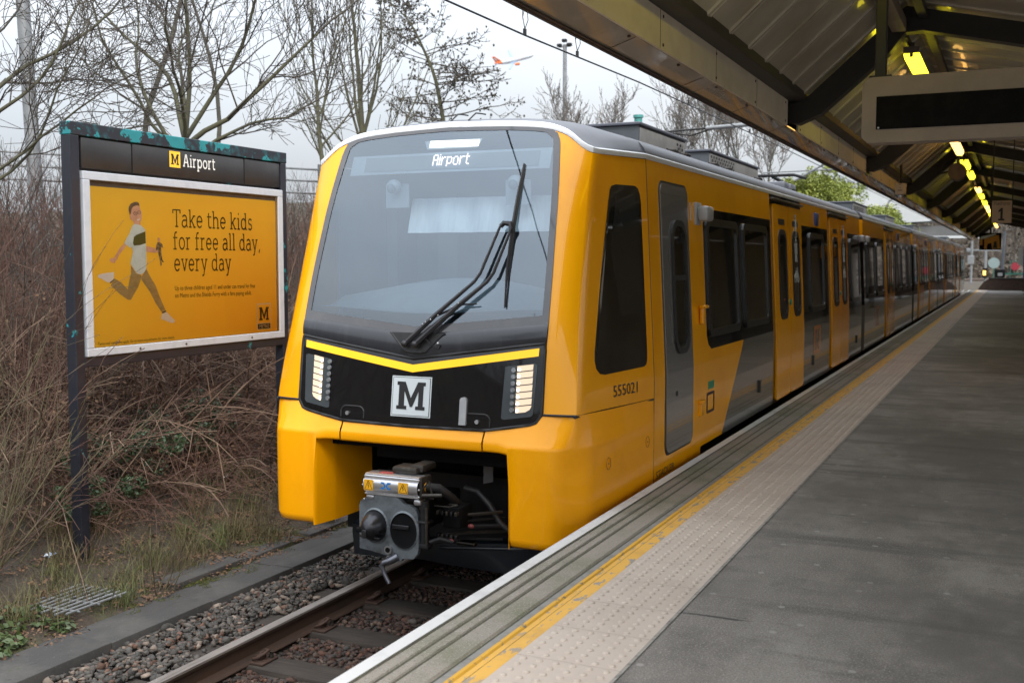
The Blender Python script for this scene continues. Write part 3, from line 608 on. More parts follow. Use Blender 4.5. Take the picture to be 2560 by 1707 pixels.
for sg in (-1, 1):
    hl = MB(); LF = [(.700, .590), (.712, .938), (.73, .944), (.925, .970), (.944, .962), (.944, .94), (.930, .63), (.915, .613), (.72, .583)]
    hl.poly([FP(sg*a, z, .013) for a, z in LF]); lamp = hl.build('headlight', [recess_m], train)
    lit = MB()
    cuts = [.637, .684, .730, .776, .822, .868, .914, .958]
    for k in range(7):
        z0, z1 = cuts[k], cuts[k+1] - .005; d = .014
        q = [(.803, z0 - .004), (.915, z0 + .012), (.917, z1 + .010), (.801, z1 - .006)]
        if k == 0: q = [(.805, z0 - .006), (.875, z0 + .004), (.905, z0 + .022), (.915, z0 + .040), (.917, z1 + .010), (.801, z1 - .006)]
        if sg < 0: q = [(a - .026 - (.032 if a > .85 else .0) * .9, z) for a, z in q]
        lit.poly([FP(sg*a, z, .0165) for a, z in q])
        ah = .806 if sg > 0 else .779
        hot = MB(); hot.poly([FP(sg*(ah + .012*math.cos(t) + .010), z0 + .011 + .012*math.sin(t), .0175) for t in np.linspace(0, 2*math.pi, 10)[:-1]]); hot.build('lamp_hotspot', [warm_hot], lamp)
        led = MB(); al = .777 if sg > 0 else .716; zl = .652 + k*.0445
        for r_, mi, lift in ((.018, 0, .0165), (.011, 1, .0195), (.005, 0, .0215)):
            led.poly([FP(sg*al + r_*math.cos(t), zl + r_*math.sin(t), lift) for t in np.linspace(0, 2*math.pi, 14)[:-1]], mi)
        c0, c1 = FP(sg*al, zl, .0165), FP(sg*al, zl, .024); led.cyl(c0, c1, .0185, 14, 0, .016); led.build('lamp_lens', [lens_m, blk], lamp, smooth=40)
    lit.build('lit_reflector', [warm_l], lamp)
bd = MB()
sq = lambda h, o: [FP(a, z, o) for a, z in ((-h, .703-h*.885), (h, .703-h*.885), (h, .703+h*.885), (-h, .703+h*.885))]
bd.poly(sq(.161, .014), 0); bd.poly(sq(.152, .0155), 1); bd.poly(sq(.148, .017), 0)
m_letter(bd, lambda a, z: FP(a, z, .0185), -.115, .612, .231, .194, 1)
bd.build('emblem', [white_p, blk_p], train)
hd = MB(); hp = [(-.026, 0), (.026, 0), (.026, .17), (.018, .185), (0, .19), (-.018, .185), (-.026, .17)]
hd.prism([FP(.42 + a, .532 + z, .012) for a, z in hp], (0, -.02, 0)); hd.build('grab_bar', [silver], train)
for a0 in (-.49, .52):
    te = MB(); o = [(-.10, -.03), (-.10, .02), (-.085, .042), (-.06, .052), (.06, .052), (.085, .042), (.10, .02), (.10, -.03)]
    for (x0, z0), (x1, z1) in zip(o, o[1:]): te.tube([FP(a0+x0, .558+z0, .012), FP(a0+x1, .558+z1, .012)], .006, 6)
    te.cyl(FP(a0 - (.04 if a0 < 0 else -.005), .557, .01), FP(a0 - (.04 if a0 < 0 else -.005), .557, .024), .015, 12, 1)
    te.build('towing_cover', [rub, steel], train, smooth=40)
# ---- wiper
wp = MB()
def wl(pts, r, offs, mi=0, n=6): wp.tube([FP(a, z, o) for (a, z), o in zip(pts, offs)], r, n, mi)
wl([(-.056, 1.068), (.192, 1.285), (.44, 1.50), (.478, 1.56), (.578, 1.880)], [.019, .016, .012, .011, .009], [.05, .06, .06, .06, .06])
wl([(.028, 1.066), (.336, 1.332), (.535, 1.498), (.575, 1.56), (.660, 1.852)], [.021, .018, .013, .012, .009], [.05, .06, .06, .06, .06])
wl([(.669, 2.342), (.662, 2.1), (.660, 1.9)], [.005, .011, .014], [.02, .025, .03]); wl([(.660, 1.9), (.658, 1.59), (.673, 1.333)], [.014, .010, .005], [.03, .025, .02])
wl([(.672, 2.34), (.665, 1.9), (.676, 1.34)], [.006]*3, [.006]*3)
wl([(.578, 1.880), (.60, 1.905), (.65, 1.90), (.665, 1.865), (.655, 1.845)], [.016, .02, .022, .018, .012], [.055]*5)
wl([(.19, 1.27), (.36, 1.345), (.47, 1.352)], [.008, .007, .005], [.05, .05, .04])
for a, z in ((-.056, 1.068), (.028, 1.066)): wp.sphere(FP(a, z, .055), .026, 0, 12); wp.cyl(FP(a, z, .01), FP(a, z, .05), .018, 10, 1)
for a, z in ((.09, 1.20), (.11, 1.215), (.15, 1.232), (.205, 1.262), (.30, 1.318), (.35, 1.345)): wp.sphere(FP(a, z, .082), .006, 1, 8)
wl([(.06, 1.075), (.10, 1.11), (.16, 1.06), (.20, 1.045), (.215, 1.07), (.185, 1.08)], [.004]*6, [.06, .05, .02, .02, .02, .015]); wp.sphere(FP(.19, 1.08, .015), .013, 1, 8)
wp.build('wiper', [mat('wiper_black', (0.014, 0.013, 0.016), 0.45, noise=((0.025, 0.024, 0.027), 20, 0.5, 0.8)), steel], train, smooth=50)
# ---- bumper: two deep corner blocks and the bar between them
U = [(.585,6.505,.506),(.70,6.512,.524),(.775,6.518,.537),(.80,6.52,.542),(.90,6.528,.560),(.955,6.535,.585),(.99,6.542,.622),(1.06,6.56,.632),(1.16,6.585,.632),(1.21,6.595,.632),(1.226,6.61,.631),(1.236,6.66,.630),(1.25,6.8,.625),(1.275,7.1,.615),(1.300,7.5,.605),(1.322,7.962,.592)]
E_ = [(.585,6.465),(.70,6.458),(.775,6.444),(.80,6.432),(.90,6.430),(.955,6.430),(1.0,6.431),(1.07,6.436),(1.13,6.455),(1.175,6.505),(1.218,6.568),(1.262,6.634),(1.303,6.72),(1.326,7.0),(1.327,7.5),(1.325,7.962)]
for sg in (1, -1):
    bb = MB(); rows = []
    for k, ((ua, uy, uz), (ea, ey)) in enumerate(zip(U, E_)):
        P = lambda a, y, z: Vector((XC + sg*a, y, z))
        arm = k < 2; nxt = E_[min(k+1, len(E_)-1)]; prv = E_[max(k-1, 0)]
        dx, dy = nxt[0]-prv[0], nxt[1]-prv[1]; l = math.hypot(dx, dy); inx, iny = -dy/l, dx/l
        ze = .425 if arm else (.405 if k < 12 else .405)
        col_ = [P(ua, uy, uz), P(ua + (ea-ua)*.25, uy + (ey-uy)*.30, uz + (ze-uz)*.42), P(ua + (ea-ua)*.72, uy + (ey-uy)*.78, ze + .02), P(ea, ey, ze - .012)]
        if k == 2: col_ += [P(ea, ey, .37), P(ea, ey+.006, .355), P(ea, ey+.03, .35), P(ea, ey+.1, .35), P(ea, ey+.2, .35)]
        elif arm: col_ += [P(ea, ey, .375), P(ea, ey+.008, .362), P(ea, ey+.03, .357), P(ea, ey+.09, .357), P(ea, ey+.2, .357)]
        else: col_ += [P(ea, ey, .05), P(ea + inx*.004, ey + iny*.004, -.215), P(ea + inx*.02, ey + iny*.02, -.262), P(ea + inx*.06, ey + iny*.06, -.284), P(ea + inx*.2, ey + iny*.2, -.288)]
        rows.append(col_)
    for k in range(len(rows)-1):
        for j in range(8):
            if k == 2 and j >= 4: continue
            bb.poly([rows[k][j], rows[k+1][j], rows[k+1][j+1], rows[k][j+1]])
    inner = [(.80, 6.432), (.790, 6.440), (.783, 6.47), (.757, 6.63), (.752, 6.68), (.750, 7.16)]
    W = [[Vector((XC + sg*a, y, z)) for z in (.393 if i == 0 else .36, .352, .05, -.215, -.262, -.284)] for i, (a, y) in enumerate(inner)]
    bb.grid(W)
    if sg > 0: bb.f = [f[::-1] for f in bb.f]
    bm = bmesh.new(); me = bpy.data.meshes.new('t'); me.from_pydata(bb.v, [], bb.f); bm.from_mesh(me); bpy.data.meshes.remove(me)
    bmesh.ops.remove_doubles(bm, verts=bm.verts[:], dist=.0004); b2 = MB(); b2.bm(bm)
    wn(b2.build('bumper', [yellow_d], train, smooth=70, fix=False))
bb = MB(); B = np.linspace(-.572, .572, 15); k4 = lambda a, y, z: Vector((XC + a, y + .04*a*a, z))
bb.grid([[k4(a, 6.60, .500) for a in B], [k4(a, 6.493, .503) for a in B], [k4(a, 6.478, .470) for a in B], [k4(a, 6.458, .434) for a in B], [k4(a, 6.448, .418) for a in B], [k4(a, 6.452, .372) for a in B], [k4(a, 6.462, .358) for a in B], [k4(a, 6.50, .354) for a in B], [k4(a, 6.7, .354) for a in B]])
for e in (0, -1): bb.poly([k4(B[e], y, z) for y, z in ((6.60, .5), (6.493, .503), (6.478, .47), (6.458, .434), (6.448, .418), (6.452, .372), (6.462, .358), (6.5, .354), (6.7, .354))])
wn(bb.build('bumper_bar', [yellow_d], train, smooth=60))
for sg in (1, -1):
    sl_ = MB()
    sl_.tube([CS(t, .621 - .036*t, -.006, sg) for t in np.linspace(-.02, 1, 12)], .009, 6); sl_.tube([Vector((XC + sg*a, Yf(a, .628) - .001, .628)) for a in np.linspace(.985, 1.226, 6)], .009, 6)
    sl_.tube([S(7.967, z, -.005, sg) for z in np.linspace(-.29, 2.44, 20)], .008, 6)
    sl_.build('panel_gap', [rub], train)
# mooring plugs on the bumper side
for y, z in ((6.93, .26), (7.8, .28)):
    pl = MB(); X0 = XC + 1.327
    for r_ in (.042,): pl.tube([(X0 + .001, y + r_*math.cos(t), z + r_*math.sin(t)) for t in np.linspace(0, 2*math.pi, 19)], .0022, 5)
    pl.sphere((X0 + .001, y, z), .006, 0, 6); pl.build('jacking_plug', [mat('plug_line', (0.3, 0.12, 0.01), 0.6, noise=((0.25, 0.1, 0.01), 9, 0.5, 0.8))], train)
# ---- cab side window, door, number, maker's name
cwn = MB(); q = [(7.308, 2.168), (7.335, 2.198), (7.409, 2.214), (7.741, 2.223), (7.795, 2.205), (7.825, 2.16), (7.838, 2.10), (7.838, .974), (7.832, .91), (7.81, .873), (7.764, .861), (7.06, .863), (6.98, .876), (6.925, .915), (6.908, .97), (6.92, 1.03), (7.10, 1.56)]
cwn.poly([CSY(y, z, .004) for y, z in q]); cwin = cwn.build('cab_side_window', [glass_d], train)
pn = MB(); pn.poly([CSY(y, z, .006) for y, z in ((7.40, 2.12), (7.79, 2.13), (7.785, 1.27), (7.075, 1.255))]); pn.build('window_pane', [mat('cab_pane', (0.022, 0.023, 0.022), 0.05, coat=1.0, noise=((0.05, 0.052, 0.05), 1.5, 0.45, 0.7, (1, 1, .3)))], cwin)
num = text_obj('unit_number', '555021', .118, lambda u, v: CSY(7.18 + u, .690 + v - u*.02, .004), blk_p, train, width=.44)
mk = text_obj('maker_name', 'STADLER', .085, lambda u, v: S(8.02 + u, -.055 + v, .003), blk_p, train, width=.5)
dr = MB(); plate(dr, rr(8.255, 9.075, .085, 2.305, .09), 0, .003, 1); plate(dr, rr(8.275, 9.055, .105, 2.285, .08), .003, .012, 0)
cdoor = dr.build('cab_door', [door_grey, rub], train)
dw = MB(); ring(dw, rr(8.50, 8.93, .89, 2.0, .16), rr(8.545, 8.885, .94, 1.95, .13), .012, .03); dw.box(*[0]*0) if False else None
plate(dw, rr(8.545, 8.885, .94, 1.95, .13), .012, .015, 1); dw.poly([S(8.545, 1.50, .026), S(8.885, 1.50, .026), S(8.885, 1.545, .026), S(8.545, 1.545, .026)], 0)
dw.build('door_window', [rub, glass_d], cdoor)
dk = MB(); dk.cyl(S(8.55, .57, .012), S(8.55, .57, .016), .022, 12); dk.build('door_lock', [rub], cdoor)
for y, z0, z1 in ((9.32, 1.10, 1.27), (9.28, .28, .42)):
    gh = MB(); gh.box(XC+1.31, XC+1.345, y, y+.09, z0, z1, 0, .012); gh.box(XC+1.31, XC+1.365, y-.02, y+.13, z1-.03, z1, 0, .01); gh.build('grab_handle', [yellow], train, smooth=40)
eh = MB(); o, i_ = rr(9.55, 9.82, .27, .46, .02), rr(9.58, 9.79, .295, .435, .015); ring(eh, o, i_, 0, .004); plate(eh, rr(9.6, 9.80, .49, .56, .01), 0, .004, 1); eh.build('equipment_hatch', [rust, green_lbl], train)
cbx = MB(); cbx.box(XC+1.245, XC+1.275, 9.30, 9.47, 1.98, 2.18, 0, .012); cbx.box(XC+1.27, XC+1.37, 9.34, 9.56, 2.015, 2.15, 0, .03); cbx.build('side_camera', [camera_g], train, smooth=40)
wl_ = MB(); wl_.poly([S(9.14, 2.02, .003), S(9.17, 2.02, .003), S(9.17, 2.17, .003), S(9.14, 2.17, .003)]); wl_.build('warning_label', [white_p], train)

# ---- passenger cars
def bike(mb, y, z, k, off):
    for cy in (-.055, .055): mb.tube([S(y + (cy + .035*math.cos(t))*k, z + .035*math.sin(t)*k, off) for t in np.linspace(0, 2*math.pi, 13)], .004, 4)
    for a, b in (((-.055, 0), (-.02, .06)), ((-.02, .06), (.04, .06)), ((.04, .06), (.055, 0)), ((-.02, .06), (0, 0)), ((0, 0), (.04, .06)), ((-.035, .075), (-.01, .075)), ((.04, .06), (.035, .085))):
        mb.tube([S(y + a[0]*k, z + a[1]*k, off), S(y + b[0]*k, z + b[1]*k, off)], .004, 4)
    for dy, dz in ((0, .19), (.0, .38)):
        mb.sphere(S(y + dy*k, z + (dz + .11)*k, off), .016*k, 0, 6, (.3, 1, 1)); mb.tube([S(y + dy*k, z + (dz + .09)*k, off), S(y + dy*k, z + dz*k, off)], .011*k, 4)
        mb.tube([S(y + dy*k, z + dz*k, off), S(y + (dy + .025)*k, z + (dz - .06)*k, off)], .006*k, 4); mb.tube([S(y + dy*k, z + dz*k, off), S(y + (dy - .025)*k, z + (dz - .06)*k, off)], .006*k, 4)
ZB, ZT = .855, 2.14                      # black window band
def car(y0, y1, doors, wins, lead=False):
    b = MB(); zb = 0.0
    ys = [y0] + [v for d in doors for v in d] + [y1]
    segs = [(ys[i], ys[i+1]) for i in range(0, len(ys), 2)]
    for sg in (1, -1):
        for (a, c) in segs:
            if lead and a == y0:
                for q_, mi in (([(7.97, -.29), (9.30, -.29), (9.36, zb), (10.13, zb), (11.02, ZB), (9.80, ZB), (9.60, .98), (9.58, ZT), (9.58, 2.444), (7.97, 2.444)], None),):
                    pass
                plate(b, [(7.97, -.29), (9.30, -.29), (9.36, zb), (7.97, zb)], 0, 0, 0, S, sg, False)
                plate(b, [(7.97, zb), (10.13, zb), (11.02, ZB), (7.97, ZB)], 0, 0, 0, S, sg, False)
                plate(b, [(10.13, zb), (c, zb), (c, ZB), (11.02, ZB)], 0, 0, 1, S, sg, False)
                plate(b, [(7.97, ZB), (9.72, ZB), (9.62, .90), (9.57, .98), (9.57, ZT), (7.97, ZT)], 0, 0, 0, S, sg, False)
                plate(b, [(9.72, ZB), (c, ZB), (c, ZT), (9.57, ZT), (9.57, .98), (9.62, .90)], 0, 0, 2, S, sg, False)
                plate(b, [(7.97, ZT), (c, ZT), (c, 2.444), (7.97, 2.444)], 0, 0, 0, S, sg, False)
            else:
                plate(b, [(a, zb), (c, zb), (c, ZB), (a, ZB)], 0, 0, 1, S, sg, False)
                plate(b, [(a, ZB), (c, ZB), (c, ZT), (a, ZT)], 0, 0, 2, S, sg, False)
                plate(b, [(a, ZT), (c, ZT), (c, 2.444), (a, 2.444)], 0, 0, 0, S, sg, False)
        for (a, c) in doors: plate(b, [(a, zb), (c, zb), (c, 2.444), (a, 2.444)], 0, 0, 2, S, sg, False)
    # end walls with a rounded corner, underside
    for y, d in ((y0, -1), (y1, 1)):
        if lead and y == y0: continue
        for z0, z1, mi in ((zb, ZB, 1), (ZB, ZT, 2), (ZT, 2.444, 0)):
            for sg in (1, -1):
                b.poly([S(y, z0, 0, sg), S(y + d*.05, z0, -.05, sg), S(y + d*.05, z1, -.05, sg), S(y, z1, 0, sg)], mi)
            b.poly([S(y + d*.05, z0, -.05, 1), S(y + d*.05, z0, -.05, -1), S(y + d*.05, z1, -.05, -1), S(y + d*.05, z1, -.05, 1)], mi)
    b.poly([S(y0 if not lead else 9.36, zb, 0, 1), S(y1, zb, 0, 1), S(y1, zb, 0, -1), S(y0 if not lead else 9.36, zb, 0, -1)], 2)
    body = b.build('carriage_body', [yellow, grey_p, blk], train, fix=True)
    r_ = MB(); r_.grid([[Vector((XC + a, y, z)) for a, z in zip(RA, RZ)] for y in (y0, y1)])
    for y in (y0, y1): r_.poly([Vector((XC + a, y, z)) for a, z in zip(RA, RZ)])
    r_.build('carriage_roof', [roof_g], train, smooth=60)
    st = MB()
    for sg in (1, -1): st.grid([[S(y, 2.442, .002, sg) for y in (y0, y1)], [S(y, 2.455, .010, sg) for y in (y0, y1)], [S(y, 2.478, .010, sg) for y in (y0, y1)], [S(y, 2.49, -.002, sg) for y in (y0, y1)]])
    st.build('roof_stripe', [white_s], train, smooth=40)
    for (a, c) in doors:
        hb = MB(); hb.box(XC+1.235, XC+1.285, a+.01, c+.03, 2.375, 2.40, 0, .006); hb.build('door_rain_bar', [frame_m], train)
        mid = (a + c) / 2
        for kk, (l, r2) in enumerate(((a + .10, mid - .008), (mid + .008, c - .07))):
            d_ = MB(); plate(d_, rr(l, r2, .03, 2.335, .05), .002, .022); leaf = d_.build('door_leaf', [yellow], train)
            wn = MB(); yc = (l + r2) / 2 + (.03 if kk == 0 else -.0)
            ring(wn, rr(yc-.245, yc+.235, .965, 2.045, .15), rr(yc-.195, yc+.185, 1.03, 1.985, .12), .022, .034); plate(wn, rr(yc-.195, yc+.185, 1.03, 1.985, .12), .02, .026, 1)
            plate(wn, rr(yc-.19, yc+.18, 2.10, 2.17, .01), .022, .026, 0)
            win_o = wn.build('door_window', [rub, glass_d], leaf)
            if a < 20:
                ic = MB()
                if kk == 1: bike(ic, yc, 1.45, 1.6, .028)
                else:
                    for q3 in range(4): ic.box(XC + wz(1.2) + .024, XC + wz(1.2) + .027, yc + .0, yc + .06, 1.10 + q3*.03, 1.118 + q3*.03, 1)
                ic.build('door_sticker', [mat('sticker_white', (0.5, 0.52, 0.52), 0.5, noise=((0.45, 0.47, 0.47), 9, 0.5, 0.8)), redp], leaf)
        bt = MB(); bt.cyl(S(mid - .02, 1.16, .02), S(mid - .02, 1.16, .036), .035, 14); bt.build('door_button', [green_lbl], train, smooth=40)
    for (a, c) in wins:
        f_ = MB(); ring(f_, rr(a, c, .965, 2.055, .10), rr(a+.075, c-.075, 1.035, 1.985, .06), .0, .022, 0, S, .006)
        wf = f_.build('side_window', [frame_m], train, smooth=30)
        g_ = MB(); plate(g_, rr(a+.073, c-.073, 1.033, 1.987, .06), .0, .007); g_.build('window_glass', [glass_d], wf)
    un = MB(); un.box(XC-1.15, XC+1.15, (y0 if not lead else 7.3)+.1, y1-.1, -.55, -.02); un.box(XC-.7, XC+.7, y0+1.5, y1-1.5, -.75, -.5); un.build('underframe', [under], train)
DOORS = [[(12.54, 14.50), (16.76, 18.76)], [(24.49, 26.44)], [(33.25, 35.3), (37.75, 39.85)], [(45.9, 47.9)], [(54.7, 56.7), (59.0, 61.0)]]
WINS = [[(9.62, 10.86), (11.08, 12.30), (15.06, 16.28), (19.06, 20.28)], [(21.35, 22.6), (22.92, 24.2), (26.82, 28.1), (28.3, 29.6), (29.8, 31.0)],
        [(31.9, 33.0), (35.6, 36.5), (36.6, 37.5), (40.2, 41.7)], [(42.4, 43.9), (44.1, 45.6), (48.2, 49.4), (49.6, 50.9), (51.1, 52.4)], [(53.3, 54.5), (57, 58.7), (61.3, 62.5), (62.8, 64)]]
SPAN = [(7.97, 20.48), (20.93, 31.22), (31.75, 41.9), (42.25, 52.6), (53.05, 65.0)]
for i, (sp_, d_, w_) in enumerate(zip(SPAN, DOORS, WINS)): car(sp_[0], sp_[1], d_, w_, i == 0)
for (a, c) in ((20.48, 20.93), (31.22, 31.75), (41.9, 42.25), (52.6, 53.05)):
    g_ = MB(); nrib = 7
    g_.grid([[Vector((XC + x*(1.10 + .03*(k % 2)), a + (c-a)*k/(2*nrib), z)) for x, z in ((1, -.2), (1, 2.3), (-1, 2.3), (-1, -.2))] for k in range(2*nrib+1)]); g_.build('gangway', [rub], train)
for y in (9.0, 20.3, 21.05, 31.9, 42.4):
    if y > 10: cbx = MB(); cbx.box(XC+1.245, XC+1.36, y, y+.17, 2.02, 2.14, 0, .03); cbx.build('side_camera', [camera_g], train, smooth=40)
for y in (15.58, 27.4, 36.5): bx = MB(); bx.box(XC+1.23, XC+1.275, y, y+.26, 2.17, 2.35, 0, .015); bx.build('blue_box', [bluep], train, smooth=40)
for y in (15.3, 22.7):
    mb_ = MB(); mb_.poly([S(y, .36, .002), S(y+.6, .36, .002), S(y+.6, .76, .002), S(y, .76, .002)], 0); m_letter(mb_, lambda u, v: S(u, v, .0035), y+.12, .41, .36, .30, 1)
    mb_.build('side_emblem', [mat('emblem_orange', (0.55, 0.17, 0.02), 0.35, coat=0.6, noise=((0.48, 0.15, 0.02), 9, 0.5, 0.8)), grey_p], train)
for y in (11.75, 15.25, 19.8):
    gh = MB(); gh.box(XC+1.32, XC+1.345, y, y+.07, .22, .36, 0, .01); gh.build('step_handle', [frame_m], train)
def roofbox(nm, y0, y1, h0, h1, mesh_from=None):
    b = MB(); b.box(XC-.92, XC+.92, y0, y1, h0, h1-.03, 0); b.box(XC-.94, XC+.94, y0-.03, y1+.03, h1-.026, h1, 1, .008)
    b.box(XC+.921, XC+.926, y0+.02, y1-.02, h0+.005, h1-.045, 2)
    o = b.build(nm, [mat('roofbox_dark', (0.055, 0.065, 0.075), 0.4, coat=0.3, noise=((0.08, 0.09, 0.1), 4, 0.45, 0.7)), roof_g, mat('roofbox_side', (0.55, 0.55, 0.53), 0.3, metal=0.6, noise=((0.4, 0.4, 0.39), 3, 0.45, 0.7))], train)
    if mesh_from:
        g2 = MB(); n_ = int((mesh_from[1]-mesh_from[0]) / .055)
        for k in range(n_):
            for r2 in range(3):
                y = mesh_from[0] + k*.055; z = h0 + .012 + r2*.036; d = .026
                g2.poly([Vector((XC+.928, y + (d if (k+r2) % 2 else 0), z)), Vector((XC+.928, y+.035, z)), Vector((XC+.928, y+.035 - (d if (k+r2) % 2 else 0), z+.026)), Vector((XC+.928, y, z+.026))])
        g2.build('vent_grille', [blackmat], o)
roofbox('roof_unit', 8.75, 10.15, 2.655, 2.835, (9.85, 10.1))
roofbox('roof_unit', 11.05, 13.4, 2.655, 2.825, (11.1, 12.2))
for y in (15.5, 16.0): b = MB(); b.box(XC+.55, XC+.85, y, y+.35, 2.66, 2.80, 0, .03); b.box(XC+.4, XC+.6, y+.05, y+.25, 2.66, 2.76, 1, .02); b.build('roof_antenna', [roof_g, under], train, smooth=40)
roofbox('roof_unit', 22.0, 24.2, 2.66, 2.85, (22.1, 23.6)); roofbox('roof_unit', 28.0, 30.0, 2.66, 2.82); roofbox('roof_unit', 36.0, 38.0, 2.66, 2.83); roofbox('roof_unit', 54, 56, 2.66, 2.85)
pg = MB()
for sx in (-.45, .45):
    pg.tube([(XC+sx, 17.9, 2.78), (XC+sx*.8, 18.8, 2.92), (XC+sx*.6, 17.5, 3.02)], .03, 6)
pg.tube([(XC-.8, 17.5, 2.98), (XC-.6, 17.5, 3.04), (XC+.6, 17.5, 3.04), (XC+.8, 17.5, 2.98)], .025, 6); pg.box(XC-.6, XC+.6, 17.7, 19.0, 2.70, 2.78, 0, .02)
for sx in (-.5, .5):
    for yy in (17.8, 18.9): pg.cyl((XC+sx, yy, 2.68), (XC+sx, yy, 2.78), .04, 10)
pg.build('pantograph', [under], train, smooth=40)
for y in (9.35, 9.75, 10.8, 11.4, 12.9, 15.0):
    b = MB(); b.box(XC+.98, XC+1.06, y, y+.12, 2.625, 2.66, 0, .01); b.cyl((XC+1.0, y-.05, 2.65), (XC+1.0, y+.17, 2.655), .012, 8); b.build('roof_fitting', [mech], train)

# ---- front recess, plough, coupler
rc = MB(); rc.box(XC-.75, XC+.75, 7.55, 7.6, -.6, .5); rc.box(XC-.75, XC+.75, 6.62, 7.6, .30, .34); rc.box(XC-.8, XC-.752, 7.16, 7.6, -.6, .36); rc.box(XC+.752, XC+.8, 7.16, 7.6, -.6, .36)
rc.box(XC-.45, XC+.75, 6.75, 6.95, .20, .30, 0, .01); rc.build('front_recess', [blackmat], train)
plw = MB(); PA = np.linspace(-.74, .98, 25); py = lambda a: 6.56 + .40*math.sqrt(a*a + .01)
zb_ = lambda a: -.49 - .11*min(1, abs(a)/.7)
plw.grid([[Vector((XC+a, py(a)+.10, -.34)) for a in PA], [Vector((XC+a, py(a)+.03, -.345)) for a in PA], [Vector((XC+a, py(a), -.36)) for a in PA], [Vector((XC+a, py(a)-.005, -.42)) for a in PA], [Vector((XC+a, py(a)+.02, zb_(a))) for a in PA], [Vector((XC+a, py(a)+.25, zb_(a))) for a in PA]])
plw.tube([(XC+a, py(a)-.012, -.39) for a in (.15, .45, .75)], .012, 8); plw.build('plough', [plough_m], train, smooth=40)
cyls = MB()
for z, r_ in ((.17, .115), (-.07, .115)): cyls.cyl((XC+.66, 7.0, z), (XC+.66, 7.5, z), r_, 24); cyls.cyl((XC+.66, 6.985, z), (XC+.66, 7.0, z), r_-.012, 24)
cyls.build('air_reservoir', [mat('reservoir_black', (0.03, 0.03, 0.033), 0.4, noise=((0.05, 0.05, 0.052), 6, 0.45, 0.7))], train, smooth=40)
mp_ = MB(); mp_.prism([(XC+.22, 7.2, z) for z in ()] or [(XC+.22, 7.2, -.03), (XC+.30, 7.2, -.01), (XC+.30, 7.2, .12), (XC+.34, 7.2, .19), (XC+.22, 7.2, .19)], (0, .01, 0)); mp_.build('bracket_plate', [mat('bracket_grey', (0.22, 0.22, 0.23), 0.6, noise=((0.17, 0.17, 0.18), 6, 0.45, 0.7))], train)
hs = MB(); hs.tube([(XC+.30, 6.75, .03), (XC+.42, 6.72, .02), (XC+.52, 6.70, -.06), (XC+.60, 6.7, -.18), (XC+.70, 6.72, -.26), (XC+.80, 6.8, -.28)], .022, 10)
hs.tube([(XC+.23, 6.25, .13), (XC+.33, 6.30, .12), (XC+.36, 6.45, .02), (XC+.34, 6.6, -.10), (XC+.28, 6.8, -.12)], .03, 10); hs.tube([(XC+.36, 6.5, .0), (XC+.40, 6.6, -.1), (XC+.33, 6.7, -.2)], .018, 8)
hs.cyl((XC+.235, 6.25, .132), (XC+.26, 6.255, .131), .033, 12, 1); hs.build('cable_hose', [rub, yel_lbl], train, smooth=60)
CY = 6.2
def cpt(x, z, y=CY): return Vector((XC + x, y, z))
# face plate outline with two opening rims (rings); the plate behind is solid
OUT = [(-.245,-.335),(-.245,-.03),(-.235,.0),(-.205,.02),(-.15,.025),(-.12,.045),(-.09,.056),(.06,.050),(.085,.035),(.115,.008),(.17,.0),(.205,-.02),(.222,-.06),(.228,-.12),(.228,-.29),(.215,-.335),(.185,-.365),(.10,-.372),(.085,-.395),(.055,-.39),(.04,-.37),(-.04,-.36),(-.14,-.345)]
cpl = MB()
cpl.prism([cpt(x, z) for x, z in OUT], (0, .035, 0)); plate_o = cpl.build('coupler', [coupler_g], train)
c2_ = MB()
for cx, cz_, rx, rz in ((-.115, -.165, .098, .115), (.115, -.175, .105, .125)):
    o = [(cx + (rx+.012)*math.cos(t), cz_ + (rz+.012)*math.sin(t)) for t in np.linspace(0, 2*math.pi, 33)[:-1]]
    i2 = [(cx + rx*math.cos(t), cz_ + rz*math.sin(t)) for t in np.linspace(0, 2*math.pi, 33)[:-1]]
    for k in range(32):
        j = (k+1) % 32; c2_.poly([cpt(*o[k], CY-.001), cpt(*o[j], CY-.001), cpt(*i2[j], CY-.009), cpt(*i2[k], CY-.009)])
c2_.build('coupler_rim', [coupler_g], plate_o, smooth=40)
cn = MB(); prof = [(.098, 0), (.094, -.02), (.082, -.055), (.062, -.09), (.036, -.115), (.0, -.125)]
cn.grid([[cpt(-.115 + r_*math.cos(t), -.165 + r_*1.12*math.sin(t), CY - .004 + d) for t in np.linspace(0, 2*math.pi, 29)] for r_, d in prof])
cn.build('coupler_cone', [oily], plate_o, smooth=60)
sl2 = MB(); sl2.box(XC-.21, XC-.02, CY-.105, CY-.02, -.195, -.165, 1, .006); sl2.box(XC-.145, XC-.105, CY-.135, CY-.05, -.225, -.165, 0, .008); sl2.box(XC-.20, XC-.03, CY-.085, CY-.02, -.232, -.222, 0, .004); sl2.build('cone_latch', [oily, blackmat], plate_o, smooth=40)
cup = MB(); cup.grid([[cpt(.115 + r_*math.cos(t), -.175 + r_*1.18*math.sin(t), CY - .0105 + d) for t in np.linspace(0, 2*math.pi, 29)] for r_, d in ((.105, 0), (.100, .0045), (.085, .0065), (.0, .0075))]); cup.box(XC+.03, XC+.16, CY-.018, CY-.011, -.165, -.135, 1, .003)
cup.build('coupler_cup', [blackmat, oily], plate_o, smooth=60)  # black dish on the solid plate; its colour stands in for a hollow's shade
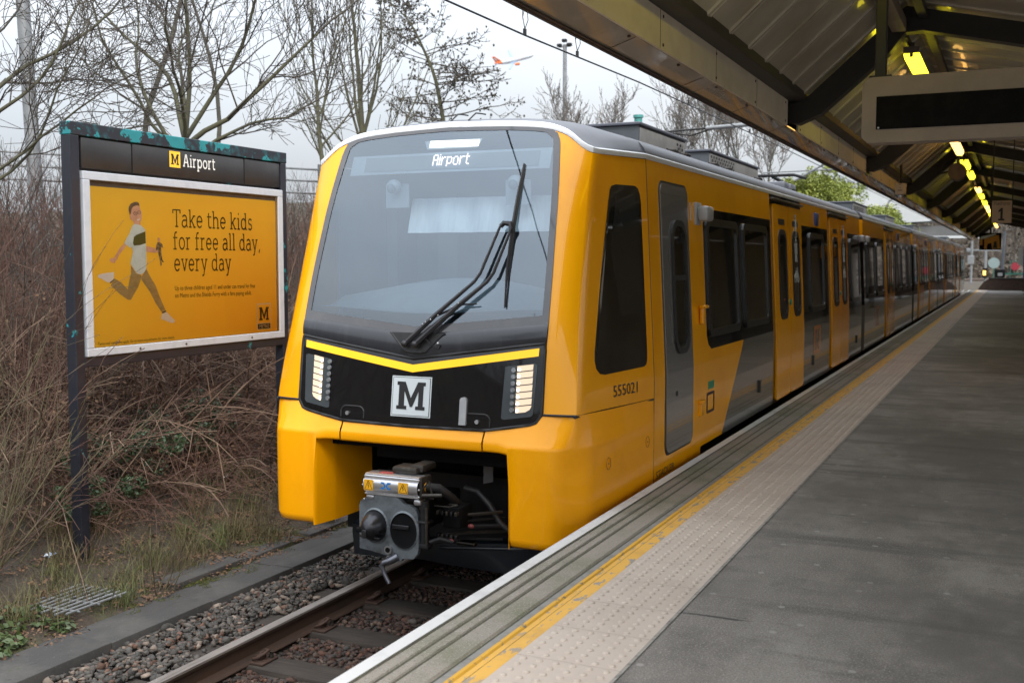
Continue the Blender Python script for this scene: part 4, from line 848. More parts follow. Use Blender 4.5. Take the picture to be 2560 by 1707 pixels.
for x, z, r_ in ((-.005, -.318, .03), (0.0, -.372, .016)):
    rv = MB(); rv.cyl(cpt(x, z, CY), cpt(x, z, CY-.02), r_, 16, 0); rv.cyl(cpt(x, z, CY-.02), cpt(x, z, CY-.024), r_*.6, 14, 1); rv.build('air_port', [steel, blackmat], plate_o, smooth=40)
hk = MB(); hk.tube([cpt(.06, -.36, CY), cpt(.02, -.385, CY-.03), cpt(-.02, -.40, CY-.05), cpt(-.035, -.42, CY-.055), cpt(-.01, -.47, CY-.06), cpt(.03, -.535, CY-.06)], [.03, .026, .02, .017, .015, .015], 10); hk.build('coupler_hook', [mat('hook_steel', (0.16, 0.165, 0.19), 0.35, metal=0.8, noise=((0.1, 0.1, 0.11), 9, 0.45, 0.7))], plate_o, smooth=50)
# electric head: extruded aluminium box above
eb = MB(); prof = [(.045, .02), (.055, -.005), (.062, -.005), (.066, .006), (.072, .006), (.078, -.012), (.085, -.018), (.105, -.026), (.125, -.028), (.145, -.026), (.162, -.018), (.166, -.004), (.172, -.004), (.176, -.012), (.184, -.012), (.188, 0.0), (.195, .0), (.2, .012), (.2, .10)]
eb.grid([[Vector((XC + x, CY + d, z)) for z, d in prof] for x in (-.195, .235)])
eb.build('electric_head', [alu], train, smooth=35)
eh_ = bpy.data.objects['electric_head']
e2 = MB(); e2.box(XC-.19, XC+.235, CY+.01, CY+.16, .05, .198, 0, .008); e2.box(XC+.236, XC+.262, CY-.01, CY+.13, .05, .205, 0, .01); e2.box(XC-.02, XC+.18, CY+.06, CY+.22, .2, .25, 0, .02); e2.box(XC+.10, XC+.21, CY+.1, CY+.3, .21, .265, 0, .02)
e2.box(XC+.20, XC+.255, CY-.02, CY+.06, .01, .05, 1, .012); e2.box(XC-.185, XC-.12, CY-.01, CY+.06, .02, .05, 1, .012)
for x, z in ((-.2, .12), (-.19, .02), (.245, .185), (.245, .12), (.245, .07)): e2.sphere((XC+x, CY-.02, z), .009, 1, 8)
e2.box(XC-.10, XC+.0, CY+.03, CY+.08, .198, .204, 2); e2.build('head_housing', [mech, steel, redp], eh_, smooth=35)
lb = MB()
for x in (-.15, .125):
    f_ = lambda u, v, o: Vector((XC + x + u, CY - .0285 - o, .124 + v))
    lb.poly([f_(u, v, 0) for u, v in ((-.036, -.038), (.036, -.038), (.036, .038), (-.036, .038))], 0)
    tri = [(-.031, -.031), (.031, -.031), (0, .031)]
    for (u0, v0), (u1, v1) in zip(tri, tri[1:] + tri[:1]): lb.tube([f_(u0, v0, .001), f_(u1, v1, .001)], .0015, 4, 1)
    for a_, b_ in (((.004, .016), (-.006, -.002)), ((-.006, -.002), (.004, -.001)), ((.004, -.001), (-.001, -.02))): lb.tube([f_(*a_, .001), f_(*b_, .001)], .0015, 4, 1)
f_ = lambda u, v: Vector((XC - .012 + u, CY - .0292, .128 + v))
for s_ in (-1, 1):
    lb.poly([f_(s_*u*1.35, v*1.45) for u, v in ((.002, -.004), (.012, -.017), (.028, -.017), (.028, -.009), (.014, -.008), (.008, 0), (.014, .008), (.028, .009), (.028, .017), (.012, .017), (.002, .004))], 2)
lb.build('head_label', [yel_lbl, blk_p, blue_lbl], eh_)
cm = MB(); cm.cyl((XC+.255, CY+.03, -.02), (XC+.255, CY+.03, .04), .035, 14); cm.cyl((XC+.255, CY+.03, -.27), (XC+.255, CY+.03, -.02), .026, 12); cm.box(XC+.21, XC+.30, CY+.0, CY+.09, -.12, -.095, 1, .01); cm.cyl((XC+.29, CY+.0, -.25), (XC+.29, CY+.0, .0), .011, 8, 2); cm.box(XC+.22, XC+.30, CY, CY+.08, -.29, -.25, 0, .01)
cm.box(XC+.30, XC+.44, CY+.2, CY+.4, -.18, -.03, 4, .015); cm.tube([(XC+.26, CY, .12), (XC+.30, CY+.02, .18), (XC+.33, CY+.02, .06), (XC+.28, CY+.02, .07)], .008, 6, 2); cm.cyl((XC+.27, CY-.02, .085), (XC+.40, CY+.02, .09), .014, 10, 2)
cm.tube([(XC+.30, CY+.1, -.005), (XC+.42, CY+.08, .0), (XC+.46, CY+.12, .01), (XC+.38, CY+.16, .0)], .006, 6, 2); cm.tube([(XC+.30, CY+.02, -.24), (XC+.36, CY+.06, -.22), (XC+.44, CY+.1, -.245)], .016, 8, 0); cm.sphere((XC+.42, CY+.1, -.235), .017, 3, 8, (1.7, 1, .8)); cm.sphere((XC+.50, CY+.25, -.16), .017, 3, 8, (1.5, 1, 1))
for k in range(5): cm.tube([(XC+.24+.02*k, CY+.2+.05*(k % 3), -.3+.05*k), (XC+.40+.02*k, CY+.35, -.28+.045*k), (XC+.62, CY+.5+.05*(k % 2), -.3+.05*k)], .009+.003*(k % 3), 6, (0, 2, 0)[k % 3])
for k in range(10): cm.box(XC+.28+.035*(k % 5), XC+.30+.035*(k % 5), CY+.15, CY+.19, -.24+.16*(k // 5), -.21+.16*(k // 5), (1, 2)[k % 2], .004); cm.box(XC+.46, XC+.60, CY+.1, CY+.16, -.26, -.235, 2, .008)
cm.box(XC-.08, XC+.08, CY+.03, CY+.9, -.26, -.05, 0, .02); cm.box(XC-.22, XC+.2, CY+.035, CY+.22, -.33, -.02, 0, .02)
cm.build('coupler_mechanism', [under, oily, mech, mat('dirty_red', (0.16, 0.03, 0.025), 0.6, noise=((0.08, 0.02, 0.02), 20, 0.5, 0.7)), blackmat], train, smooth=40)
for y, z in ((7.05, -.72), (9.4, -.72), (18.2, -.72), (20.6, -.72)):
    for sx in (-.75, .75):
        wh = MB(); wh.cyl((XC+sx-.06, y+.9, -.40), (XC+sx+.06, y+.9, -.40), .42, 28); wh.build('wheel', [under], train, smooth=40)

# ================================================================== GROUND, TRACK, PLATFORM
def sst(a, b, x): t = np.clip((np.asarray(x, float) - a) / (b - a), 0, 1); return t*t*(3-2*t)
GX = [-400, -60, -20, -14, -11, -8.6, -7.2, -6.35, -5.80, -5.34, -2.45, 400]; GZ = [5, 3.2, 2.3, 1.9, 1.35, .35, -.38, -.76, -.88, -1.05, -1.05, -1.05]
rngN = np.random.default_rng(3); NPH = rngN.uniform(0, 6.28, (10, 3))
def gnoise(x, y):
    v = 0
    for i in range(10): f_ = .5*1.45**i; v = v + np.sin(x*f_*math.cos(NPH[i,0]) + y*f_*math.sin(NPH[i,0]) + NPH[i,1]) / (1.5 + i)
    return v
def gz(x, y):
    x = np.asarray(x, float); y = np.asarray(y, float)
    z = np.interp(x, GX, GZ); z = z + .06*gnoise(x*2, y*2)*np.clip((-5.9 - x)/1.2, 0, 1)
    far = sst(78, 92, y); z = z*(1-far) + np.maximum(z, -.05)*far
    z = z + np.clip(z + 1.05, 0, 3.5)*1.0*sst(-2, -9, y)*(x < -5.3)
    return z + sst(128, 175, y)*9*(1 + .15*gnoise(x*.1, y*.1))
xs_ = np.concatenate([[-400, -200, -120, -80, -60, -45, -35, -28], np.arange(-24, -12, .8), np.arange(-12, -5.79, .22), [-5.79, -5.6, -5.34, -4, -2.45], [-1, 2, 5, 10, 20, 40, 80, 150, 300, 400]])
ys_ = np.concatenate([[-300, -150, -80, -50, -30, -20, -12, -6], np.arange(-2, 16, .25), np.arange(16, 40, .8), np.arange(40, 130, 4), np.arange(130, 200, 8), [240, 320, 450, 700]])
XX, YY = np.meshgrid(xs_, ys_); V = np.stack([XX, YY, gz(XX, YY)], -1).reshape(-1, 3); nx_ = len(xs_)
ii, jj = np.meshgrid(np.arange(len(ys_)-1), np.arange(nx_-1), indexing='ij'); b0 = (ii*nx_ + jj).ravel()
F = np.stack([b0, b0+1, b0+1+nx_, b0+nx_], -1)
tag(mesh_np('ground', V, F, [earth], smooth=180), kind='structure')
bed = MB(); bed.grid([[(x, y, -1.035) for x in (-5.345, -2.45)] for y in (-40, 70)]); tag(bed.build('track_bed', [bed_m], fix=False), kind='structure')
# ballast stones
ico = bmesh.new(); bmesh.ops.create_icosphere(ico, subdivisions=1, radius=1); IV = np.array([v.co[:] for v in ico.verts]); IF = np.array([[v.index for v in f.verts] for f in ico.faces]); ico.free()
def stones(name, regions, label=None):
    Vs, Fs, Ts, b = [], [], [], 0
    variants = [IV * rng.uniform(.50, 1.32, (len(IV), 1)) + rng.normal(0, .12, IV.shape) for _ in range(24)]
    for (x0, x1, y0, y1, zc, n, s0, s1, pal) in regions:
        for _ in range(n):
            s = rng.uniform(s0, s1); v = variants[rng.integers(24)] * np.array([rng.uniform(.8, 1.5), rng.uniform(.6, 1.1), rng.uniform(.45, .85)]) * s
            a, e = rng.uniform(0, 6.28), rng.uniform(-.5, .5); ca, sa, ce, se = math.cos(a), math.sin(a), math.cos(e), math.sin(e)
            M = np.array([[ca, -sa, 0], [sa, ca, 0], [0, 0, 1]]) @ np.array([[ce, 0, se], [0, 1, 0], [-se, 0, ce]])
            x, y = rng.uniform(x0, x1), rng.uniform(y0, y1)
            if x > -5.0 and abs(((y - 4.2 + .35) % .7) - .35) < .125 + .02*s/.03 and rng.uniform() < .96: continue
            zz = zc(x) + rng.uniform(-.3, .55)*s
            Vs.append(v @ M.T + np.array([x, y, zz])); Fs.append(IF + b); b += len(IV)
            p = pal[rng.integers(len(pal))]; k = rng.uniform(.45, .95); k *= .88; Ts.append(np.tile([p[0]*k*1.06, p[1]*k, p[2]*k*.92, 1], (len(IV), 1)))
    o = mesh_np(name, np.concatenate(Vs), np.concatenate(Fs), [stone_m], tint=np.concatenate(Ts)); return o
PG = [(.10, .098, .095), (.085, .083, .08), (.12, .115, .11), (.15, .135, .125), (.075, .072, .07), (.23, .19, .165), (.11, .10, .095), (.17, .10, .075), (.09, .09, .088)]
PR = [(.115, .062, .048), (.09, .055, .045), (.075, .06, .055), (.14, .07, .05), (.06, .052, .05), (.10, .075, .062), (.17, .12, .095), (.085, .048, .038)]
zl_ = lambda x: -1.02 + .10*max(0, (-4.75 - x)/.6); zr_ = lambda x: -1.03
bs = stones('ballast', [(-5.33, -4.68, 3.6, 11, zl_, 8200, .012, .028, PG), (-5.33, -4.68, 4.5, 7.5, zl_, 150, .028, .04, PG + [(.3, .25, .22)]*3), (-4.5, -2.5, 3.4, 8.6, zr_, 11500, .012, .028, PR), (-4.5, -2.5, 4.2, 8, zr_, 160, .028, .038, PR + PG), (-5.33, -4.68, 11, 30, zl_, 1500, .03, .05, PG)])
tag(bs, kind='stuff')
# rails
RP = [(-.035, 0), (-.036, -.014), (-.030, -.035), (-.010, -.048), (-.010, -.125), (-.06, -.143), (-.07, -.152), (-.07, -.159), (.07, -.159), (.07, -.152), (.06, -.143), (.010, -.125), (.010, -.048), (.030, -.035), (.036, -.014), (.035, 0)]
def rail(x0, lab, side):
    path = [(x0, y, 0) for y in (-30, 0, 4, 8, 30, 72)]
    for k in range(1, 17):
        a = k*R(4.2); r_ = 120 + side; path.append((x0 + side*0 + (120)*(1-math.cos(a)), 72 + 120*math.sin(a), .85*min(1, k/6)))
    rows = []
    for i, p in enumerate(path):
        q0, q1 = path[max(0, i-1)], path[min(len(path)-1, i+1)]; t = math.atan2(q1[0]-q0[0], q1[1]-q0[1])
        rows.append([(p[0] + u*math.cos(t), p[1] - u*math.sin(t), -.845 + p[2] + v) for u, v in RP + RP[:1]])
    m = MB(); n = len(RP)
    for i in range(len(rows)-1):
        for j in range(n): m.poly([rows[i][j], rows[i][j+1], rows[i+1][j+1], rows[i+1][j]], 1 if j in (n-1, n-2, 0) else 0)
    return tag(m.build('rail', [rail_side, rail_top], smooth=30, loc=(x0, 4, -1)), lab, 'rail', 'running rails')
rail(-4.565, 'rusty rail with shiny worn head running past the coupler, the one farther from the platform', -1)
rail(-3.10, 'rusty rail lying close under the white platform edge, mostly hidden by it', 1)
for k, (dx, lab) in enumerate(((4.2, 'farther of the two rails curving away beyond the platform end'), (5.6, 'nearer of the two rails curving away beyond the platform end'))):
    m = MB(); path = [(-16 + dx*.3 + 150*(1-math.cos(a)), 66 + 118*math.sin(a) - dx*1.6, .12) for a in np.linspace(.1, .95, 20)]
    for u0, u1, z0, z1 in ((-.07, .07, -.16, -.13), (-.015, .015, -.13, -.03), (-.036, .036, -.03, 0)):
        pass
    m.tube([Vector(p) for p in path], .08, 6); tag(m.build('far_rail', [rail_side], smooth=40, loc=path[0]), lab, 'rail')
# sleepers with plates, clips and bolts
ROOT = None
def make_sleeper():
    t = thing('sleeper', 'dark weathered timber sleeper under the rails in front of the train', 'sleeper', (0, 0, -1.0), 'timber sleepers in front of the train')
    b = MB(); b.box(-5.05, -2.55, -.12, .12, -1.14, -1.0, 0, .012); b.build('timber_beam', [timber], t, smooth=30)
    for x in (-4.565, -3.10):
        pz = MB(); pz.box(x-.17, x+.17, -.085, .085, -.999, -.985, 0, .004); pz.build('base_plate', [rust], t, smooth=30)
        for s in (-1, 1):
            c = MB(); xx = x + s*.085
            c.tube([(xx - s*.02, -.05, -.975), (xx + s*.03, -.055, -.955), (xx + s*.055, -.02, -.935), (xx + s*.05, .03, -.93), (xx + s*.01, .05, -.94), (xx - s*.02, .03, -.962), (xx - s*.01, -.005, -.972)], .011, 8)
            c.box(xx-.02, xx+.03, -.03, .03, -.987, -.955, 0, .006); c.build('rail_clip', [rust], t, smooth=50)
            bo = MB(); bo.cyl((x + s*.14, .05, -.985), (x + s*.14, .05, -.965), .018, 8); bo.cyl((x + s*.14, .05, -.965), (x + s*.14, .05, -.945), .011, 6); bo.build('plate_bolt', [mech], t)
    return t
def copy_tree(o, parent=None, loc=None):
    c = o.copy(); col.objects.link(c)
    if parent is not None: c.parent = parent; c.matrix_parent_inverse = o.matrix_parent_inverse.copy()
    if loc is not None: c.location = loc
    for ch in list(o.children): copy_tree(ch, c)
    return c
s0 = make_sleeper(); SY = [4.2 + .7*k for k in range(7)]
SLAB = ['timber sleeper nearest the bottom edge of the picture', 'second timber sleeper counted from the picture bottom', 'cracked timber sleeper beside the clip left of the white platform edge', 'timber sleeper in front of the coupler hook', 'shaded timber sleeper just below the coupler hook', 'timber sleeper in deep shade under the navy plough', 'timber sleeper behind the navy plough']
for k, y in enumerate(SY):
    o = s0 if k == 0 else copy_tree(s0); o.location = (0, y, -1.0); o['label'] = SLAB[k]
# cable trough lids along the ballast
TY = np.arange(3.2, 22, .98)
for k, y in enumerate(TY):
    b = MB(); w1 = rng.uniform(-.008, .008); dz = rng.uniform(-.006, .006)
    b.box(-5.555, -5.345+w1*.3, y, y+.972, -1.1, -.866+dz, 0, .008); b.box(-5.775, -5.559, y, y+.972, -1.1, -.873+dz, 0, .008)
    lab = 'dark concrete trough lid in the row beside the ballast'
    o = b.build('trough_lid', [trough_m], smooth=30, loc=(-5.56, float(y)+.49, -.87)); tag(o, lab, 'kerb', 'concrete trough lids beside the track')
for k, (x0, x1, y0, y1, lab) in enumerate(((-6.52, -5.80, 6.25, 7.05, 'mossy flat concrete slab behind the thin sapling'), (-6.35, -5.80, 7.1, 7.9, 'mossy concrete slab near the yellow bumper, half covered by litter'), (-6.3, -5.8, 8.0, 8.8, 'concrete slab partly hidden behind the yellow bumper corner'))):
    b = MB(); b.box(x0, x1, y0, y1, -.95, -.845 + .05*(k == 0)*.3, 0, .012); tag(b.build('concrete_slab', [trough_m], smooth=30, loc=((x0+x1)/2, (y0+y1)/2, -.87)), lab, 'paving slab')
# drain grate
g_ = thing('drain_grate', 'galvanised bar grate lying tilted among weeds by the trough', 'grate', (-6.15, 5.5, -.82))
bars = MB()
for k in range(10):
    x = -6.47 + k*.066; bars.cyl((x, 5.24 + .02*math.sin(k*3), -.80 + .012*k*.2), (x + .02, 5.80, -.775), .0095, 8)
bars.build('grate_bars', [galv], g_, smooth=40)
cb_ = MB()
for y in (5.32, 5.50, 5.70): cb_.cyl((-6.52, y, -.797), (-5.84, y + .03, -.783), .008, 8)
cb_.build('cross_bars', [galv], g_, smooth=40)

# ---- platform
PX0, PX1 = -2.41, 3.6; PY0, PY1 = -8, 69.5
pb = MB(); pb.box(-2.30, PX1, PY0, PY1, -1.3, -.012); tag(pb.build('platform', [plat_wall]), kind='structure')
def strip(name, x0, x1, z, m, y0=PY0, y1=PY1, n=1):
    b = MB(); b.grid([[(x, y, z) for x in np.linspace(x0, x1, 2)] for y in np.linspace(y0, y1, n+1)]); return tag(b.build(name, [m], fix=False), kind='structure')
strip('platform_surface', -1.385, PX1, 0.0, asphalt)
cp_ = MB(); cs = [(-2.405, -.16), (-2.412, -.012), (-2.400, -.001), (-2.325, 0.0)]
cp_.grid([[(x, y, z) for x, z in cs] for y in (PY0, PY1)]); tag(cp_.build('platform_edge_paint', [white_l], smooth=30), kind='structure')
c3_ = MB(); prof = [(-2.325, 0.0), (-2.318, -.004), (-2.258, -.003), (-2.250, -.013), (-2.238, -.013), (-2.230, -.003), (-2.188, -.003), (-2.180, -.013), (-2.168, -.013), (-2.160, -.002), (-2.055, 0.0), (-2.042, -.012), (-2.026, -.014)]
ysn = np.arange(PY0, PY1+.01, .75)
c3_.grid([[(x, y, z) for x, z in prof] for y in ysn]); c3o = c3_.build('coping', [coping], smooth=20); tag(c3o, kind='structure')
for x in (-2.322, -2.244, -2.174, -2.036): strip('coping_groove', x-.007 if x > -2.3 else x-.004, x+.008 if x < -2.1 else x+.012, -.0085 if x > -2.3 else .0015, moss_g)
strip('kerb_strip', -2.030, -1.985, -.006, yel_b); 
kp = MB(); prof = [(-1.990, -.008), (-1.985, .003), (-1.966, .004), (-1.958, -.004)]; kp.grid([[(x, y, z) for x, z in prof] for y in (PY0, PY1)]); tag(kp.build('yellow_ridge', [yel_l2], smooth=40), kind='structure')
strip('kerb_gap', -1.962, -1.944, -.007, joint_m)
strip('yellow_line', -1.956, -1.928, -.0025, yel_l); strip('kerb_gap', -1.932, -1.920, -.008, joint_m); strip('yellow_line', -1.922, -1.850, .0005, yel_l)
# tactile slabs: a sheet with joints and rows of blunt domes
tb = strip('tactile_paving', -1.850, -1.388, .004, tact)
tj = MB()
for y in np.arange(-.4, 40, .4): tj.box(-1.850, -1.388, y-.0011, y+.0011, .0042, .0046)
tag(tj.build('tactile_joints', [mat('tactile_joint', (0.2, 0.165, 0.14), 0.95, noise=((0.3, 0.25, 0.21), 9, 0.4, 0.6))]), kind='structure')
DV, DF, b = [], [], 0
an = np.arange(8)*math.pi/4; rr_ = [(.0165, 0), (.0150, .0048), (.0095, .0074)]
D0 = np.concatenate([np.stack([r_*np.cos(an), r_*np.sin(an), np.full(8, h)], -1) for r_, h in rr_] + [np.array([[0, 0, .0079]])]); DQ = []
for k in range(2):
    for j in range(8): DQ.append((k*8+j, k*8+(j+1) % 8, (k+1)*8+(j+1) % 8, (k+1)*8+j))
for j in range(0, 8, 2): DQ.append((16+j, 16+(j+1) % 8, 16+(j+2) % 8, 24))
DQ = np.array(DQ); cells = [(x, y) for y in np.arange(2.833, 34, .0667) for x in -1.805 + .0733*np.arange(6)]
for x, y in cells: DV.append(D0 + np.array([x, y, .0038])); DF.append(DQ + b); b += len(D0)
tag(mesh_np('tactile_domes', np.concatenate(DV), np.concatenate(DF), [tact], smooth=60), kind='structure')
strip('tactile_border', -1.392, -1.376, .0045, mat('tactile_mortar', (0.30, 0.28, 0.25), 0.9, noise=((0.15, 0.14, 0.13), 14, 0.5, 0.65)))
# low dark wall closing the platform end
we = thing('end_wall', 'low dark wall with pale coping closing off the far platform end', 'wall', (-.5, 69.6, 0))
b = MB(); b.prism([(-1.9, 69.55, -.8), (3.6, 69.55, -.8), (3.6, 69.55, .66), (-1.35, 69.55, .66), (-1.6, 69.55, .52), (-1.9, 69.55, .1)], (0, .3, 0)); b.build('wall_body', [brick], we)
b = MB(); b.box(-1.36, 3.6, 69.5, 69.9, .662, .74, 0, .01); b.build('wall_coping', [trough_m], we)

# ================================================================== CANOPY
can = thing('station_canopy', 'long dark pitched platform canopy with pale soffit strip along its track edge', 'canopy', (-.9, 32, 3))
CY0, CY1 = 0.6, 70.0
b = MB(); b.prism([(-2.30, CY0, 2.95), (-2.11, CY0, 3.01), (-2.11, CY0, 3.022), (-2.30, CY0, 2.962)], (0, CY1-CY0, 0)); b.build('soffit', [can_soff], can)
b = MB(); b.box(-2.322, -2.302, CY0, CY1, 2.935, 3.32); b.box(-2.31, -2.28, CY0, CY1, 2.940, 2.949); b.build('outer_fascia', [edge_brown], can)
RY_ = [4.95, 11.2, 17.45, 23.7, 29.95, 36.2, 42.45, 48.7, 54.95, 61.2, 67.45]
for y0, y1 in zip([CY0] + RY_, RY_ + [CY1]):
    ylo, yhi = y0 + (.34 if y0 != CY0 else 0), y1 - (.24 if y1 != CY1 else 0)
    if yhi - ylo < .3: continue
    b = MB(); b.box(-2.113, -2.095, ylo, yhi, 3.012, 3.26)
    for k in range(1, 4): y = ylo + (yhi-ylo)*k/4; b.box(-2.095, -2.0935, y-.003, y+.003, 3.015, 3.258, 1)
    for k in range(5):
        y = ylo + .12 + (yhi-ylo-.24)*k/4
        for z in (3.045, 3.225): b.cyl((-2.095, y, z), (-2.09, y, z), .011, 8, 1)
    b.build('fascia_panel', [can_pale, edge_brown], can)
b = MB()
for y in np.arange(CY0+1, CY1, 1.56): b.prism([(-2.29, y-.004, 2.9515), (-2.115, y-.004, 3.0067), (-2.115, y-.004, 3.0055), (-2.29, y-.004, 2.9503)], (0, .008, 0))
for y in np.arange(CY0+.4, CY1, 1.04): b.cyl((-2.13, y, 2.992), (-2.13, y, 3.004), .011, 8)
b.build('soffit_joints', [edge_brown], can)
b = MB(); b.box(-2.11, -1.95, CY0, CY1, 3.263, 3.40, 0, .01); b.build('edge_beam', [mat('canopy_beam', (0.035, 0.032, 0.03), 0.5, noise=((0.05, 0.042, 0.035), 3, 0.45, 0.7))], can)
zL = lambda x: 3.42 + .89*(x + 1.87); zR = lambda x: 4.16 - .243*(x + 1.02)
def sheet(xa, xb, zf, name):
    m = MB(); P = []; y = CY0; 
    while y < CY1:
        P += [(y, 0), (y+.50, 0), (y+.508, -.016), (y+.552, -.016), (y+.56, 0), (y+.585, 0), (y+.59, -.010), (y+.61, -.010), (y+.615, 0)]; y += .62
    d = Vector((xb-xa, 0, zf(xb)-zf(xa))).normalized(); nrm = Vector((-d.z, 0, d.x)) if d.x*1 > 0 else Vector((d.z, 0, -d.x))
    m.grid([[Vector((x, yy, zf(x))) + nrm*h for yy, h in P] for x in (xa, xb)])
    m.build(name, [can_sheet], can, fix=False)
sheet(-1.97, -1.02, zL, 'roof_sheeting'); sheet(-1.02, 3.7, zR, 'roof_sheeting')
b = MB(); b.grid([[(-2.32, y, 3.32) for y in (CY0, CY1)], [(-1.9, y, 3.50) for y in (CY0, CY1)], [(-1.02, y, 4.30) for y in (CY0, CY1)], [(3.75, y, 3.14) for y in (CY0, CY1)]]); b.build('roof_cover', [roof_g], can)
for y in RY_:
    b = MB(); b.prism([(-2.13, y-.08, 3.06), (-2.02, y-.08, 3.04), (-1.80, y-.08, 3.13), (-1.16, y-.08, 3.68), (-1.02, y-.08, 3.86), (-.86, y-.08, 3.865), (3.6, y-.08, 2.80), (3.6, y-.08, 3.0), (-1.02, y-.08, 4.11), (-1.98, y-.08, 3.265), (-2.13, y-.08, 3.25)], (0, .16, 0))
    b.build('rafter', [can_dark], can)
for y in RY_:
    b = MB(); b.box(.52, .70, y-.09, y+.09, 0, 3.62, 0, .01); b.box(.45, .77, y-.16, y+.16, 0, .03); b.build('column', [can_dark], can)
b = MB(); b.box(-1.13, -1.0, CY0, 10.98, 3.84, 3.96, 0, .006); b.build('cable_trunking', [trunk_m], can, smooth=30)
b = MB(); b.box(-1.08, -1.02, 11.3, CY1, 3.84, 3.90); b.build('light_rail', [can_dark], can)
b = MB(); b.box(-.9, -.82, CY0, CY1, 3.97, 4.04); b.box(1.2, 1.32, CY0, CY1, 3.44, 3.55); b.build('purlin', [can_dark], can)
# fluorescent fittings in a row under the ridge
def make_light(name):
    t = thing(name, 'long fluorescent fitting', 'light', (0, 0, 3.75), 'fluorescent lights along the canopy ridge')
    b = MB(); b.box(-.055, .055, 0, 1.7, 3.74, 3.80, 0, .006); b.box(-.02, .02, .1, .14, 3.80, 3.86); b.box(-.02, .02, 1.5, 1.54, 3.80, 3.86); b.build('fitting_body', [fit_m], t)
    return t
LY = [(5.2, 0), (11.55, 0), (16.0, 1), (18.3, 1), (20.4, 1), (23.9, 0), (26.9, 0), (32.7, 1), (35.9, 0), (39.9, 0), (43.2, 1), (46.5, 1), (50, 0), (53.5, 1), (57, 1), (60.5, 0), (64, 1), (67.5, 1)]
LN = ['', 'second', 'third', 'fourth', 'fifth', 'sixth', 'seventh', 'eighth', 'ninth', 'tenth', 'eleventh', 'twelfth', 'thirteenth', 'fourteenth', 'fifteenth', 'sixteenth', 'seventeenth']
for k, (y, c) in enumerate(LY):
    t = make_light('fluorescent_light'); b = MB()
    b.grid([[(x, yy, z) for x, z in ((-.075, 3.738), (-.066, 3.69), (-.045, 3.66), (.045, 3.66), (.066, 3.69), (.075, 3.738))] for yy in (.03, 1.68)])
    for yy in (.03, 1.68): b.poly([(x, yy, z) for x, z in ((-.075, 3.738), (-.066, 3.69), (-.045, 3.66), (.045, 3.66), (.066, 3.69), (.075, 3.738))])
    b.build('diffuser', [tube_o if c else tube_y], t, smooth=30)
    e = MB(); e.box(-.075, .075, -.005, .028, 3.74, 3.80, 0); e.box(-.016, .016, .018, .029, 3.70, 3.738, 0); e.build('end_cap', [fit_m], t)
    t.location = (-1.0, y, 3.75)
    t['label'] = ('lit %s canopy light, %s' % ('warm white' if c else 'yellow green', 'just out of view above the camera' if k == 0 else ('nearest one, above the dark departure screen' if k == 1 else LN[k-1] + ' in the row counted from the nearest')))
# departure screen
DY = 7.0
inf = thing('departure_screen', 'wide pale-cased departure screen hanging dark and switched off', 'display', (-.3, DY, 2.8))
fy = lambda u, v, y: Vector((-.885 + u, y, v))
o = [(x + .885, z) for x, z in rr(-.885, 1.55, 2.385, 2.785, .06)]
b = MB(); b.prism([fy(u, v, DY) for u, v in o], (0, .17, 0)); b.build('casing', [sgn_c], inf)
b = MB(); b.poly([fy(u, v, DY-.003) for u, v in ((.085, 2.465), (2.35, 2.465), (2.35, 2.665), (.085, 2.665))], 0); b.cyl(fy(.10, 2.475, DY-.004), fy(.10, 2.475, DY-.008), .006, 8, 1); b.build('screen', [scr, steel], inf)
b = MB(); b.box(-.82, -.755, DY+.05, DY+.12, 2.785, 3.95, 0, .006); b.box(-.85, -.72, DY+.03, DY+.14, 2.785, 2.80, 0); b.build('hanger', [can_dark], inf)
b = MB(); b.box(1.30, 1.36, DY+.05, DY+.12, 2.785, 3.6, 0, .006); b.build('hanger', [can_dark], inf)
# platform number sign
PYs = 18
ps = thing('platform_sign', 'square buff hanging sign reading Platform 1', 'sign', (-.2, PYs, 2.57))
b = MB(); b.box(-.335, -.06, PYs, PYs+.03, 2.245, 2.585, 0, .004); b.build('sign_board', [plat_sg], ps)
b = MB(); slab(b, 'Platform', .048, .235, lambda u, v, l: Vector((-.315 + u, PYs-.003-l, 2.52 + v)), .085)
G1 = [(0, 0), (.5, 0), (.5, .14), (.36, .14), (.36, 1), (.22, 1), (0, .78), (.0, .66), (.17, .74), (.17, .14), (0, .14)]
b.poly([Vector((-.245 + u*.17, PYs-.003, 2.285 + v*.19)) for u, v in G1]); b.build('sign_text', [blk_p], ps)
b = MB(); b.box(-.34, -.325, PYs+.01, PYs+.03, 2.5, 3.95); b.box(-.062, -.048, PYs+.01, PYs+.03, 2.4, 3.9); b.build('hanger', [can_dark], ps)
# small box and round loudspeaker under the canopy
cb = thing('junction_box', 'cream box hanging on a dark pole under the canopy edge', 'box', (-1.93, 20.5, 3.0))
b = MB(); b.box(-1.97, -1.80, 20.35, 20.55, 2.86, 3.05, 0, .012); b.box(-1.975, -1.795, 20.345, 20.555, 3.0, 3.055, 0, .008)
for z, w_ in ((3.03, .02), (2.98, .02), (2.93, .07)): b.box(-1.885-w_/2, -1.885+w_/2, 20.343, 20.346, z-.006, z+.006, 1)
b.build('box_body', [can_pale, edge_brown], cb, smooth=30)
b = MB(); b.cyl((-1.885, 20.45, 3.05), (-1.885, 20.45, 3.45), .022, 8); b.build('hanger', [can_dark], cb)
spk = thing('loudspeaker', 'round brown loudspeaker hanging under the left roof slope', 'speaker', (-1.07, 23.0, 3.42))
b = MB(); b.cyl((-1.07, 22.85, 3.42), (-1.07, 23.15, 3.42), .17, 24); b.cyl((-1.07, 22.82, 3.42), (-1.07, 22.85, 3.42), .15, 24); b.build('speaker_drum', [trunk_m], spk, smooth=40)
